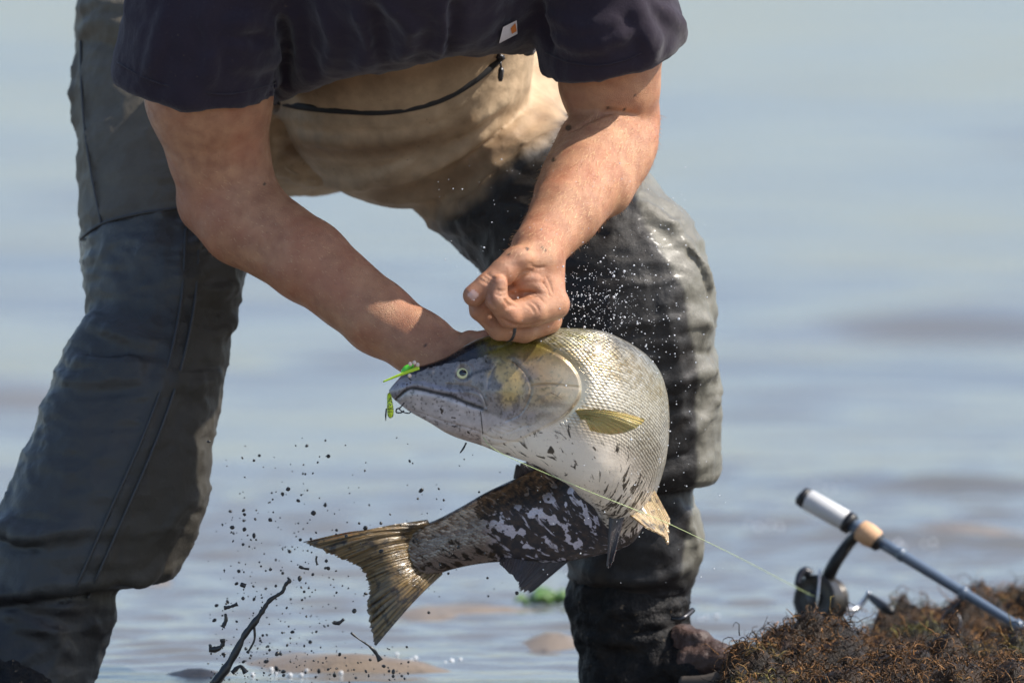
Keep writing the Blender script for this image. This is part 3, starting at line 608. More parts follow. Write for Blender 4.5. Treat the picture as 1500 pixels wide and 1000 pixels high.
# ---- shirt
T_ = SDF()
trunk = flat(etube(PA([(632, -235, -.10), (622, -180, -.07), (606, -70, .02), (594, 20, .10), (588, 80, .14), (586, 140, .18)]), np.array([95, 170, 205, 200, 194, 193])*K, np.array([.075, .11, .135, .145, .15, .15])), [(P(588, 100, .0), (.17, -.14, -1))])
T_.u(trunk)
slA = flat(etube(PA([(470, -210, .03), (380, -120, .02), (318, -20, .02), (293, 60, .025), (283, 130, .04), (280, 200, .06)]), np.array([110, 125, 122, 119, 123, 123])*K, np.array([.10, .095, .09, .088, .09, .09])), [(P(290, 132, .03), (-.10, .30, -.95))])
slB = flat(etube(PA([(790, -220, -.03), (860, -120, -.01), (884, -20, .0), (897, 50, .005), (906, 110, .02), (910, 170, .04)]), np.array([110, 112, 104, 106, 114, 116])*K, np.array([.10, .095, .09, .088, .09, .09])), [(P(888, 86, .01), (.24, .30, -.92))])
T_.u(cone(P(455, -165, 0), P(625, -205, -.09), 92*K, 84*K), .04); T_.u(cone(P(812, -165, -.02), P(625, -205, -.09), 92*K, 84*K), .04); T_.u(slA, .03); T_.u(slB, .03); FL = []
for pl, r in [([(405, 62), (370, 72), (330, 66)], 8), ([(408, 82), (375, 95), (340, 92)], 6), ([(400, 40), (365, 30), (330, 38)], 8), ([(428, 20), (440, 60), (452, 110)], 8), ([(470, 15), (490, 60), (478, 105)], 7), ([(570, 10), (600, 40), (590, 90)], 7), ([(650, 5), (655, 40), (640, 80)], 8), ([(800, 20), (850, 40), (900, 30)], 6), ([(930, 5), (945, 40), (955, 80)], 8), ([(960, 10), (985, 30), (1000, 50)], 6), ([(810, 55), (860, 68), (920, 50)], 5), ([(240, 20), (230, 70), (220, 110)], 7), ([(300, 10), (310, 60), (305, 120)], 6), ([(520, 20), (540, 60), (530, 100)], 6)]: FL.append((pl, r, True, .014, .3))
for pl, r in [([(412, 30), (418, 70), (420, 118)], 7), ([(665, 5), (662, 45), (652, 92)], 4), ([(545, 10), (560, 50), (560, 100)], 6), ([(790, 0), (795, 40), (806, 70)], 5)]: FL.append((pl, r, False, .012, -.1))
T_.folds(FL)
T_.sub(cone(P(306, 60, .03), P(302, 190, .055), 98*K, 99*K), .004); T_.sub(cone(P(893, 40, .01), P(900, 160, .035), 84*K, 84*K), .004)
T_.sub(etube(PA([(600, 30, .13), (594, 90, .165), (586, 190, .21)]), np.array([180, 183, 186])*K, np.array([.134, .141, .146])), .004)
v, f = T_.mesh((-.50, -.30, .60), (.27, .40, 1.06), .0044); v = relax(v, f, 2, .45); nn = vnormals(v, f)
v = v+nn*((fbm(v*np.array([30, 30, 22]), 41, 3)-.5)*.012)[:, None]
shirt = mk('t_shirt', v, f, SHIRT, person)
# hem stitching, chest label
def stitch(pl, n, sdf):
    mb = MB(); h = sdf.hit(cr(np.array(pl, float), n), extra=-.0006); mb.tube(h, .9*K, 6); return mb
stitch([(172, 92), (225, 120), (290, 134), (340, 138), (404, 122)], 8, T_).build('hem_seam', SHIRT, shirt)
stitch([(800, 78), (835, 92), (880, 96), (925, 85), (962, 62)], 8, T_).build('hem_seam', SHIRT, shirt)
gx, gy = np.meshgrid(np.linspace(0, 1, 9), np.linspace(0, 1, 7), indexing='ij')
def quadpx(q): return [(np.array(q[0])*(1-a)*(1-b)+np.array(q[1])*a*(1-b)+np.array(q[2])*a*b+np.array(q[3])*(1-a)*b) for a, b in zip(gx.ravel(), gy.ravel())]
lab = mk('shirt_label', T_.hit(quadpx([(737, 40), (757, 30), (758, 50), (731, 64)]), extra=-.006), grid_f(9, 7), WHITE, shirt, smooth=True)
mk('label_emblem', T_.hit(quadpx([(748, 42), (755, 34), (757, 46), (750, 50)]), extra=-.0075), grid_f(9, 7), ORANGE, lab)
# ================================================================ the salmon
FY = -.08
KEY = [  # px, py, depth, half height up, half height down, half width (px), all along the back bone
 (570, 574, -.10, 3, 3, 3), (580, 574, -.10, 15, 13, 14), (600, 574, -.10, 33, 28, 25), (634, 575, -.10, 45, 45, 36), (672, 577, -.10, 64, 64, 45), (719, 575, -.10, 83, 82, 53), (761, 577, -.10, 92, 92, 59), (812, 583, -.10, 103, 103, 64), (860, 596, -.085, 113, 116, 66),
 (897, 618, -.045, 113, 120, 63), (916, 646, .005, 106, 114, 58), (919, 681, .06, 96, 100, 53), (905, 715, .105, 90, 88, 48), (850, 742, .135, 76, 76, 42), (790, 757, .145, 68, 70, 37), (735, 769, .15, 55, 56, 30), (690, 784, .15, 45, 44, 22), (650, 798, .15, 39, 38, 16), (622, 808, .15, 40, 38, 11), (604, 815, .15, 38, 36, 6), (596, 818, .15, 30, 28, 2.5)]
KA = np.array([list(P(a, b, c+FY))+[u, d, w_] for a, b, c, u, d, w_ in KEY]); KA[:, 3:] *= K
SS = cr(KA, 60); seg = np.linalg.norm(np.diff(SS[:, :3], axis=0), axis=1); al = np.concatenate([[0], np.cumsum(seg)])/K       # arc length in px
st = np.concatenate([np.arange(0, 24, .5), np.arange(24, 300, .9), np.arange(300, al[-1], 1.9), [al[-1]]])
Q = np.stack([np.interp(st, al, SS[:, k]) for k in range(6)], 1)
Tn = np.gradient(Q[:, :3], st, axis=0); Tn = np.stack([np.convolve(np.pad(Tn[:, k], 12, mode='edge'), np.ones(25)/25, 'valid') for k in range(3)], 1); Tn /= np.linalg.norm(Tn, axis=1)[:, None]
upv = np.array([0, .10, 1.]); upv = np.tile(upv, (len(st), 1)); turn = sstep(280, 400, st)*sstep(720, 560, st); upv[:, 0] += .22*turn; upv[:, 1] -= .12*turn
Dn = upv-Tn*np.sum(upv*Tn, 1)[:, None]; Dn /= np.linalg.norm(Dn, axis=1)[:, None]; Ln = np.cross(Tn, Dn)                       # Ln: the side that faces the camera up front
NV = 360; th = np.arange(NV)*2*math.pi/NV; cs, sn = np.cos(th), np.sin(th)
ex = np.interp(st, [0, 60, 200, 400, 900], [1.0, .92, .88, .9, 1.0])[:, None]
lat = np.sign(cs)[None]*np.abs(cs)[None]**ex; vert = np.sign(sn)[None]*np.abs(sn)[None]**1.0
hu = Q[:, 3][:, None]; hdn = Q[:, 4][:, None]; hw = Q[:, 5][:, None]
Zo = np.where(vert > 0, vert*hu, vert*hdn); Xo = lat*hw*(1-.10*np.clip(-vert, 0, 1))
# body coordinates that coincide with the side view of the head
BX = np.broadcast_to(570+st[:, None], Zo.shape); ay = np.interp(st, [0, 30, 64, 102, 149, 191, 242, 292, 400], [574, 574, 575, 577, 575, 577, 583, 596, 620])[:, None]; BY = ay-Zo/K
vr = np.where(vert > 0, vert, vert)                                            # -1 belly .. 1 back
sidew = np.abs(cs)[None]**.5
disp = np.zeros_like(Zo)
def groove(pl, wd, dp):
    d, s_, t = poly_d(BX, BY, pl); return -dp*np.exp(-(d/wd)**2)*sidew
hm = BX < 860
MOUTH = [(577, 589), (583, 583), (592, 574), (601, 569.5), (612, 570), (640, 577), (660, 581), (674, 588), (690, 595), (704, 600)]
disp += groove(MOUTH, 2.0, 4.2)
d, s_, t = poly_d(BX, BY, [(592, 569), (612, 564), (640, 571), (662, 575), (690, 577), (706, 588), (709, 600)]); disp += 2.2*np.exp(-(d/5)**2)*sidew
d, s_, t = poly_d(BX, BY, [(590, 583), (612, 580), (650, 588), (690, 604)]); disp += 1.6*np.exp(-(d/5)**2)*sidew
disp += groove([(652, 563), (690, 569), (704, 580), (710, 598)], 1.3, 1.8)+groove([(600, 601), (640, 614), (690, 630), (720, 642), (770, 650)], 1.6, 2.4)+groove([(640, 626), (690, 645), (740, 657)], 1.4, 1.6)
OPER = [(738, 498), (775, 507), (803, 525), (820, 550), (826, 577), (820, 601), (803, 622), (775, 640), (735, 650), (700, 648)]
d, s_, t = poly_d(BX, BY, OPER); inside = s_ > 0
disp += np.where(inside, 1.3*np.exp(-d/14), -2.6*np.exp(-d/16))*sidew*sstep(0, 1.6, d)*hm
disp += groove([(745, 530), (764, 546), (777, 568), (775, 588), (764, 607), (740, 618)], 1.5, 2.0)+groove([(727, 533), (716, 552), (713, 569)], 1.6, 1.6)+groove([(777, 568), (800, 566), (824, 570)], 1.5, 1.0)
for a_ in range(5): disp += groove([(715+a_*11, 628-a_*1.5), (735+a_*12, 636-a_*3), (752+a_*11, 632-a_*5)], 1.2, .9)
de = np.hypot(BX-678, (BY-547)*1.05); disp += (-4.5*np.exp(-(de/11)**4)+1.8*np.exp(-((de-14)/4)**2))*sidew
disp += (2.4*np.exp(-(np.hypot(BX-630, BY-545)/4.5)**2)-2.6*np.exp(-(np.hypot(BX-634, BY-547)/2.2)**2))*sidew
pw = np.stack([Q[:, 0][:, None]+Xo*Ln[:, 0][:, None]+Zo*Dn[:, 0][:, None], Q[:, 1][:, None]+Xo*Ln[:, 1][:, None]+Zo*Dn[:, 1][:, None], Q[:, 2][:, None]+Xo*Ln[:, 2][:, None]+Zo*Dn[:, 2][:, None]], -1)
q3 = np.stack([BX/1., BY/1., np.sign(cs)[None]*50+0*BX], -1).reshape(-1, 3)
lump = (fbm(q3/34, 51, 3).reshape(BX.shape)-.5); disp += lump*np.where(hm, 3.2, 2.2)*sidew
nrm = Xo[..., None]/(hw**2)[..., None]*Ln[:, None]+(Zo/np.where(vert > 0, hu, hdn)**2)[..., None]*Dn[:, None]; nrm /= np.linalg.norm(nrm, axis=-1)[..., None]+1e-9
v = (pw+nrm*(disp*K)[..., None]).reshape(-1, 3)
# colours
n1 = fbm(q3/26, 61, 4).reshape(BX.shape); n2 = fbm(q3/9, 62, 4).reshape(BX.shape); n3 = fbm(q3/70, 63, 3).reshape(BX.shape)
def CC(*c): return C3(*c)[None, None]
def mixc(a, b, t): return a+(b-a)*np.clip(t, 0, 1)[..., None]
vj = vr+(n1-.5)*.22
col = np.broadcast_to(CC(192, 180, 156), BX.shape+(3,)).copy()
col = mixc(col, CC(138, 118, 74), sstep(.12, .58, vj)); col = mixc(col, CC(74, 64, 36), sstep(.62, .92, vj)); col = mixc(col, CC(238, 226, 210), sstep(-.15, -.55, vj))
rear = sstep(540, 620, st)[:, None]+0*BX; col = mixc(col, CC(205, 198, 212), rear*sstep(.9, .1, vr)); col = mixc(col, CC(66, 52, 36), rear*sstep(.1, .6, vj))
ped = sstep(775, 825, st)[:, None]+0*BX; col = mixc(col, CC(96, 70, 42), ped*.9)
head = np.where(inside & hm, 1., 0.)*(.35*sstep(0, 2, d)+.65*sstep(2, 34, d+(n1-.5)*26)); head = np.maximum(head, (BX < 700)*1.)
hc = np.broadcast_to(CC(138, 132, 130), BX.shape+(3,)).copy(); hc = mixc(hc, CC(172, 150, 116), sstep(735, 775, BX+(n1-.5)*60)*.85); hc = mixc(hc, CC(122, 112, 112), sstep(.5, .6, n1)*.6*(BX > 735))
top = BY < np.interp(BX, [570, 600, 625, 660, 700, 740, 800], [560, 552, 540, 533, 529, 512, 490])+(n2-.5)*10
hc = mixc(hc, CC(40, 37, 40), top*1.)
jl = np.interp(BX, [570, 583, 601, 640, 674, 704, 760, 800, 826], [590, 583, 569, 577, 588, 602, 622, 625, 610]); jaw = sstep(-3, 5, BY-jl+(n2-.5)*6); hc = mixc(hc, CC(186, 178, 178), jaw); hc = mixc(hc, CC(196, 168, 146), sstep(618, 655, BY+(n1-.5)*20)*.7)
snout = sstep(612, 580, BX)*(BY < jl); hc = mixc(hc, CC(142, 134, 140), snout*.7)
lip = sstep(7, 2, poly_d(BX, BY, [(590, 566), (612, 564), (640, 570), (668, 577), (700, 590)])[0]); hc = mixc(hc, CC(150, 148, 164), lip*.8*(n2+.3))
ck = sstep(26, 6, poly_d(BX, BY, [(735, 545), (748, 562), (745, 580)])[0]+(n2-.5)*18); hc = mixc(hc, CC(196, 166, 104), ck*.9)
op = sstep(34, 8, poly_d(BX, BY, [(775, 528), (800, 545), (806, 570)])[0]+(n1-.5)*30); hc = mixc(hc, CC(178, 146, 104), op*.85); hc = mixc(hc, CC(168, 162, 168), sstep(590, 612, BY)*(BX > 735)*(1-jaw)*.6)
nape = sstep(34, 8, poly_d(BX, BY, [(726, 516), (738, 502), (765, 495), (810, 486)])[0]+(n1-.5)*26); hc = mixc(hc, CC(120, 108, 34), nape*.95); col = mixc(col, CC(132, 124, 52), nape*.7)
n4 = fbm(q3/3.2, 66, 3).reshape(BX.shape); hc = mixc(hc, CC(60, 50, 44), sstep(.50, .62, n2)*.55*(1-jaw)*(BX > 640)); hc = mixc(hc, CC(196, 176, 120), sstep(.58, .72, n4)*.6*np.clip(ck+op, 0, 1)); hc = mixc(hc, CC(34, 28, 26), sstep(.60, .68, n4)*.55); hc = hc*(.62+.8*n2)[..., None]; hc = mixc(hc, CC(40, 34, 34), np.exp(-(poly_d(BX, BY, MOUTH)[0]/1.8)**2)*.9); hc = mixc(hc, CC(24, 22, 24), np.exp(-(poly_d(BX, BY, [(688, 553), (700, 547), (716, 543)])[0]/2.6)**2)*.7); col = mixc(col, hc, head)
edge = np.exp(-(d/2.4)**2)*hm; col = mixc(col, CC(120, 98, 74), edge*.5*sstep(.42, .6, n1))
col *= (.86+.28*n3)[..., None]
scale = (1-head)*sstep(3, 14, np.where(inside, 0, d)+(~hm)*99)*sstep(-.62, -.2, vj); scale = np.where(ped > .9, scale, scale)
gloss = .55*(1-head)*sstep(-.7, -.25, vj)+.16*head*(1-jaw)+.08*head*jaw
mudf = .10+.20*sstep(-.2, -.6, vr)*(1-head)+.06*head*jaw+.17*sstep(330, 430, st)[:, None]*sstep(-.1, -.7, vr)
rm = sstep(560, 600, st)[:, None]*sstep(835, 790, st)[:, None]; n5 = fbm(q3/np.array([17, 15, 1]), 68, 5).reshape(BX.shape); rmud = sstep(.36, .50, n5+.20*np.abs(vr+.05)+.03); rmx = sstep(.3, .7, rm+(n2-.5)*1.6+(n1-.5)*1.0); mudf = mudf*(1-rmx)+(rmud*1.0-.25)*rmx; scale = scale*(1-.8*rm); gloss = gloss*(1-.7*rm); mudf = np.maximum(mudf, .28*ped)
arc = np.cumsum(np.linalg.norm(np.diff(np.concatenate([pw, pw[:, :1]], 1), axis=1), axis=-1), 1)/K
arc = np.where(np.broadcast_to(cs[None] >= 0, arc.shape), arc, arc)
ux = BX/5.2; vy = np.where(cs[None] >= 0, np.arcsin(np.clip(vert, -1, 1))*(hu+hdn)/2/K, -np.arcsin(np.clip(vert, -1, 1))*(hu+hdn)/2/K+4000)/4.3
row = vy; suv = np.stack([ux+.5*row, row*.95], -1).reshape(-1, 2)
fish = thing('salmon', P(760, 600, FY-.1), 'large silvery salmon bent double with mud on its belly and tail', 'fish')
f = grid_f(len(st), NV, True)[:, ::-1]
vcap = np.concatenate([v, Q[:1, :3], Q[-1:, :3]]); n0 = len(v)
capA = np.stack([np.full(NV, n0), np.arange(NV), (np.arange(NV)+1) % NV], 1); L0 = (len(st)-1)*NV; capB = np.stack([np.full(NV, n0+1), L0+(np.arange(NV)+1) % NV, L0+np.arange(NV)], 1)
c4 = np.concatenate([np.column_stack([col.reshape(-1, 3), scale.ravel()]), [[.2, .2, .2, 0]]*2])
fb = mk('body', vcap, f.tolist()+capA.tolist()+capB.tolist(), FISH, fish, col=c4, uv=np.concatenate([suv, [[0, 0]]*2]))
for nm, ar in (('Gloss', gloss), ('Mud', mudf)):
    a = fb.data.attributes.new(nm, 'FLOAT', 'POINT'); a.data.foreach_set('value', np.concatenate([np.broadcast_to(ar, BX.shape).ravel(), [0, 0]]).astype(np.float32))
VG = v.reshape(len(st), NV, 3)
def on_fish(px, py, both=0):                      # surface point of the near flank at a body coordinate
    dd = (BX-px)**2+(BY-py)**2+np.where((cs[None] > 0) if both == 0 else (cs[None] < 0), 0, 1e6); k = np.unravel_index(np.argmin(dd), dd.shape); return VG[k], nrm[k]
# eyes
for side in (0, 1):
    c, n_ = on_fish(678, 547, side); n_ = n_/np.linalg.norm(n_); c = c-n_*3.0*K
    e1 = np.cross(n_, [0, 0, 1]); e1 /= np.linalg.norm(e1); e2 = np.cross(n_, e1)
    def dome(r0, r1, h0, h1, n=8):
        vs = []
        for i in range(n+1):
            t = i/n; r_ = r0+(r1-r0)*t; h_ = h0+(h1-h0)*(1-(1-t)**2) if False else h0+(h1-h0)*math.sin(t*math.pi/2)
            for a_ in np.arange(24)*2*math.pi/24: vs.append(c+n_*h_*K+(e1*math.cos(a_)+e2*math.sin(a_)*.94)*r_*K)
        return vs, grid_f(n+1, 24, True).tolist()
    ey = mk('eye', *dome(13, 5.4, -2, 6.0), EYE_RING, fish); mk('pupil', *dome(5.6, .05, 5.6, 7.2), EYE_DARK, ey); mk('eye_rim', *dome(16, 12.8, -3.5, .2), BLACK, ey)
# fins
def fin(name, base, tip, mat, nu=26, nv=18, thick=(2.2, .7), ragged=.05, bulge=(0, 0, 0), parent=fish, seed=1, wave=1.2):
    b = cr(np.array(base), max(1, (nu-1)//(len(base)-1)+1)); t = cr(np.array(tip), max(1, (nu-1)//(len(tip)-1)+1))
    r = np.random.default_rng(seed); uu = np.linspace(0, 1, nu*3); ip = lambda a: np.stack([np.interp(uu, np.linspace(0, 1, len(a)), a[:, k]) for k in range(3)], 1)
    b = ip(b); t = ip(t); n = len(uu); rag = 1-ragged*r.uniform(0, 1, n)**2; vv = np.linspace(0, 1, nv)
    g_ = b[:, None]+(t-b)[:, None]*(vv[None]*rag[:, None])[..., None]+np.array(bulge)[None, None]*np.sin(vv*math.pi)[None, :, None]
    nn_ = np.cross(np.gradient(g_, axis=0), np.gradient(g_, axis=1)); nn_ /= np.linalg.norm(nn_, axis=-1)[..., None]+1e-12
    tk = (thick[0]+(thick[1]-thick[0])*vv)*K*.5; rip = np.sin(uu*60)[:, None]*wave*.25*K+np.sin(uu*9+seed)[:, None]*wave*vv[None]*2*K
    A_ = g_+nn_*(tk[None]+rip)[..., None]; B_ = g_-nn_*(tk[None]-rip)[..., None]
    f1 = grid_f(n, nv); vs = np.concatenate([A_.reshape(-1, 3), B_.reshape(-1, 3)]); ff = f1.tolist()+(f1[:, ::-1]+n*nv).tolist()
    rim = [i*nv+nv-1 for i in range(n)]; rims = [rim, [j for j in range(nv)], [(n-1)*nv+j for j in range(nv)]]
    for q in rims:
        for a_, b_ in zip(q[:-1], q[1:]): ff.append([a_, b_, b_+n*nv, a_+n*nv])
    uvv = np.stack(np.meshgrid(uu, vv, indexing='ij'), -1).reshape(-1, 2)
    return mk(name, vs, ff, mat, parent, uv=np.concatenate([uvv, uvv]))
ty = .15+FY
fin('tail_fin', PA([(628, 764, ty), (606, 776, ty), (596, 800, ty), (604, 824, ty), (622, 838, ty), (648, 838, ty)]), PA([(444, 794, ty-.02), (478, 806, ty-.02), (518, 828, ty-.015), (535, 852, ty-.01), (540, 896, ty-.012), (550, 947, ty-.02)]), FIN_BROWN, thick=(9, 1.2), bulge=(0, -.018, .004), seed=3, nu=34, ragged=.07, wave=2.4)
lp, ln = on_fish(824, 603); b0 = lp-ln*.003; b1 = on_fish(834, 617)[0]-ln*.003
fin('pectoral_fin', [b0, (b0+b1)/2, b1], [P(946, 613, b0[1]-.030), P(938, 623, b0[1]-.031), P(918, 633, b0[1]-.028), P(893, 637, b0[1]-.022), P(866, 629, b0[1]-.012)], FIN_GOLD, nu=20, thick=(4.5, .9), bulge=(0, -.008, .005), seed=5, ragged=.03)
fp_, _ = on_fish(818, 606, 1); fin('pectoral_fin', [fp_, fp_+np.array([.006, 0, -.016])], [fp_+np.array([.09, .03, -.01]), fp_+np.array([.06, .03, -.035])], FIN_GOLD, nu=16, seed=6)
py_ = .03+FY
fin('pelvic_fin', PA([(908, 744, py_-.02), (932, 730, py_), (955, 712, py_+.01)]), PA([(950, 772, py_-.03), (972, 788, py_-.02), (981, 797, py_-.01), (980, 762, py_+.01)]), FIN_AMBER, nu=16, thick=(3.5, 1.5), seed=8, ragged=.10)
fin('pelvic_fin', PA([(893, 738, py_-.03), (903, 742, py_-.03), (916, 742, py_-.025)]), PA([(889, 830, py_-.04), (892, 832, py_-.04), (899, 822, py_-.04)]), FIN_DARK, nu=10, thick=(9, 4), seed=9, ragged=.05)
fin('anal_fin', PA([(832, 822, ty-.02), (790, 824, ty-.02), (735, 815, ty-.01)]), PA([(778, 868, ty-.03), (760, 866, ty-.03), (757, 850, ty-.028), (730, 822, ty-.02)]), FIN_DARK, nu=18, thick=(5, 1.5), seed=10, ragged=.12)
fin('dorsal_fin', PA([(752, 700, ty), (800, 690, ty), (850, 680, ty-.01)]), PA([(756, 680, ty-.005), (774, 676, ty-.005), (830, 676, ty-.005)]), FIN_DARK, nu=14, thick=(6, 2.5), seed=12, ragged=.2)

# ================================================================ lure and line
lure = thing('fishing_lure', P(575, 590, FY-.13), 'neon yellow green lure hooked in the mouth of the salmon', 'lure')
ly = FY-.135
mb = MB(); pth = cr(PA([(561, 559, ly), (578, 552, ly), (596, 545, ly), (614, 538, ly)]), 4); mb.tube(pth, np.linspace(1.2, 3.2, len(pth))*K, 8); mb.build('wing', NEON, lure)
mb = MB(); pth = cr(PA([(588, 549, ly+.004), (596, 540, ly+.004), (606, 534, ly+.004)]), 4); mb.tube(pth, np.array([2, 4, 6, 7, 7, 6, 5, 4, 2])*K*.8, 8); mb.build('skirt', NEONG, lure)
for x, y in [(601, 533), (607, 531), (612, 534), (600, 550)]:
    mb = MB(); q = P(x, y, ly-.004); mb.tube([q+np.array([0, 0, z])*K for z in (-3, -2.4, 0, 2.4, 3)], np.array([.5, 2.2, 3.2, 2.2, .5])*K, 8); mb.build('bead', BEAD, lure)
mb = MB(); pth = cr(PA([(570, 577, ly+.01), (571, 590, ly), (572, 602, ly), (572, 612, ly)]), 4); mb.tube(pth, np.array([2.5, 3.2, 3.6, 3.9, 4.2, 4.5, 4.7, 4.8, 4.8, 4.7, 4.4, 3.6, 1.5])*K, 10); mb.build('lure_body', NEONS, lure)
mb = MB(); mb.tube(PA([(566, 598, ly), (565, 608, ly), (565, 616, ly)]), np.array([1, 1.3, .5])*K, 6); mb.tube(cr(PA([(592, 590, ly+.02), (586, 597, ly), (581, 599, ly), (581, 604, ly), (588, 604, ly), (592, 601, ly)]), 4), 1.1*K, 6); mb.build('hook', DARKMETAL, lure); mb = MB(); mb.tube(cr(PA([(584, 598, ly), (590, 603, ly), (598, 605, ly), (602, 603, ly)]), 4), .9*K, 6); mb.build('hook', DARKMETAL, lure)
q0 = on_fish(708, 600)[0]; lead = [q0+[0, -.0012, 0]]+[on_fish(a, b)[0]+np.array([0, -.0012, 0]) for a, b in [(701, 603), (702, 620), (703, 636)]]
ln_ = MB(); ln_.tube(cr(np.array(lead[1:]), 5), .55*K, 6); tag(ln_.build('leader_line', LINED), 'short dark leader line lying across the jaw of the salmon', 'fishing line')
ln_ = MB(); y0_ = FY-.155; pth = cr(np.array([on_fish(703, 640)[0]+[0, -.001, 0], P(735, 664, y0_), P(850, 714, y0_-.01), P(930, 746, y0_+.0), P(985, 769, y0_+.06), P(1080, 815, .25), P(1178, 866, .56), P(1192, 872, .565)]), 8); ln_.tube(pth, .46*K, 6); tag(ln_.build('fishing_line', LINE), 'thin pale line stretched from the salmon to the reel', 'fishing line')

# ================================================================ rod and reel
ry = .62
rod = thing('fishing_rod', P(1215, 905, ry), 'fishing rod with grey grip and reel leaning over the seaweed heap', 'fishing rod')
def rp(px, py): t = (px-1180)/320; return P(px, py, ry-.10*t)
def rpath(l): return np.array([rp(*q) for q in l])
def ptube(name, l, r, mat, par=rod, sides=16): 
    mb = MB(); mb.tube(rpath(l), np.array(r)*K, sides); return mb.build(name, mat, par)
ptube('butt_cap', [(1172, 724), (1174, 726), (1182, 731), (1183, 731.5)], [10, 15.5, 16.5, 15], BLACK)
ptube('grip', [(1182, 731), (1184, 732), (1220, 752), (1244, 765), (1246, 766)], [14, 17, 16.5, 16, 13], HANDLE)
ptube('winding', [(1238, 762), (1239, 763), (1247, 767), (1248, 768)], [14, 17, 17, 14], BLACK)
ptube('reel_seat', [(1246, 767), (1258, 774), (1272, 782)], [12, 11.5, 12], BLANK)
ptube('fore_grip', [(1258, 774), (1261, 776), (1272, 783), (1284, 790), (1288, 792)], [12, 17, 18.5, 16, 11], CORK)
ptube('lock_nut', [(1276, 786), (1279, 789), (1288, 795), (1291, 796)], [12, 15, 14, 9], BLACK)
ptube('blank', [(1284, 791), (1320, 812), (1412, 868), (1500, 922), (1700, 1045)], [9.5, 9, 8, 7, 5], BLANK)
for x, y in ((1320, 812), (1412, 868.5), (1492, 917)):
    ptube('ferrule', [(x-5, y-3), (x-4.5, y-2.8), (x+4.5, y+2.8), (x+5, y+3)], [8, 10.5, 10.2, 7.5], BLANK)
def guide(x, y, cx, cy, r):
    mb = MB(); c = rp(cx, cy); an = np.linspace(0, 2*math.pi, 25); mb.tube(np.array([c+np.array([math.cos(a_)*r*K*.85, math.sin(a_)*r*K*.5, math.sin(a_)*r*K]) for a_ in an]), 2.2*K, 8, caps=False)
    top = rp(x, y); mb.tube(np.array([top, c+np.array([.5*r*K, 0, r*K*.8])]), 1.8*K, 6); mb.tube(np.array([top+np.array([.006, 0, -.003]), c+np.array([-.5*r*K, 0, r*K*.8])]), 1.8*K, 6); mb.build('line_guide', DARKMETAL, rod)
guide(1412, 868, 1393, 912, 17); guide(1492, 920, 1480, 944, 12)
reel = SDF(); rc = P(1202, 878, ry)
def cyl(c, ax, r, h):
    c = np.asarray(c); ax = np.asarray(ax, float)/np.linalg.norm(ax)
    def f_(p): q = p-c; a_ = q@ax; rd = np.linalg.norm(q-a_[:, None]*ax, axis=1); return np.maximum(rd-r, np.abs(a_)-h)
    return f_
axr = np.array([-.55, -.8, .15]); axr /= np.linalg.norm(axr)
reel.u(cyl(rc, axr, 34*K, 18*K), .004); reel.u(cyl(rc+axr*18*K, axr, 38*K, 3*K), .002); reel.u(cyl(rc-axr*20*K, axr, 38*K, 4*K), .003); reel.u(ellip(P(1204, 890, ry+.02), (33*K, .028, 32*K)), .008)
reel.sub(cyl(rc+axr*23*K, axr, 28*K, 4*K), .002)
v, f = reel.mesh(rc-.07, rc+.07, .0022); rb = mk('reel', v, f, REEL, rod); rb['label'] = 'grey spinning reel with a wire bail'
mb = MB(); pth = cr(np.array([P(1212, 848, ry+.01), P(1222, 826, ry), P(1243, 796, ry), P(1256, 782, ry-.01)]), 5); mb.tube(pth, np.linspace(11, 8.5, len(pth))*K, 12); mb.build('reel_foot', BLACK, rb)
mb = MB(); mb.tube([rc+axr*20*K, rc+axr*24*K, rc+axr*26*K], np.array([14, 13, 6])*K, 16); mb.build('spool_knob', DARKMETAL, rb)
mb = MB(); bc = rc+axr*10*K; e1 = np.cross(axr, [0, 0, 1]); e1 /= np.linalg.norm(e1); e2 = np.cross(axr, e1)
mb.tube(np.array([bc+axr*26*K*math.sin(a_)+(e2*math.cos(a_))*46*K-e1*18*K*math.sin(a_) for a_ in np.linspace(0, math.pi, 20)]), 1.8*K, 8); mb.build('bail', METAL, rb)
mb = MB(); mb.tube(cr(np.array([P(1186, 842, ry), P(1180, 836, ry), P(1172, 842, ry-.01), P(1168, 856, ry-.02)]), 4), np.linspace(9, 5, 13)*K, 10); mb.build('line_roller', DARKMETAL, rb)
mb = MB(); mb.tube(cr(np.array([P(1225, 890, ry+.02), P(1250, 893, ry+.04), P(1265, 880, ry+.05), P(1273, 866, ry+.05)]), 5), 4.0*K, 10); mb.build('crank', METAL, rb)
mb = MB(); mb.tube(np.array([P(1272, 870, ry+.05), P(1278, 876, ry+.04), P(1296, 890, ry+.02), P(1306, 896, ry+.0)]), np.array([3, 6, 8.5, 6])*K, 12); mb.build('crank_knob', BLACK, rb)

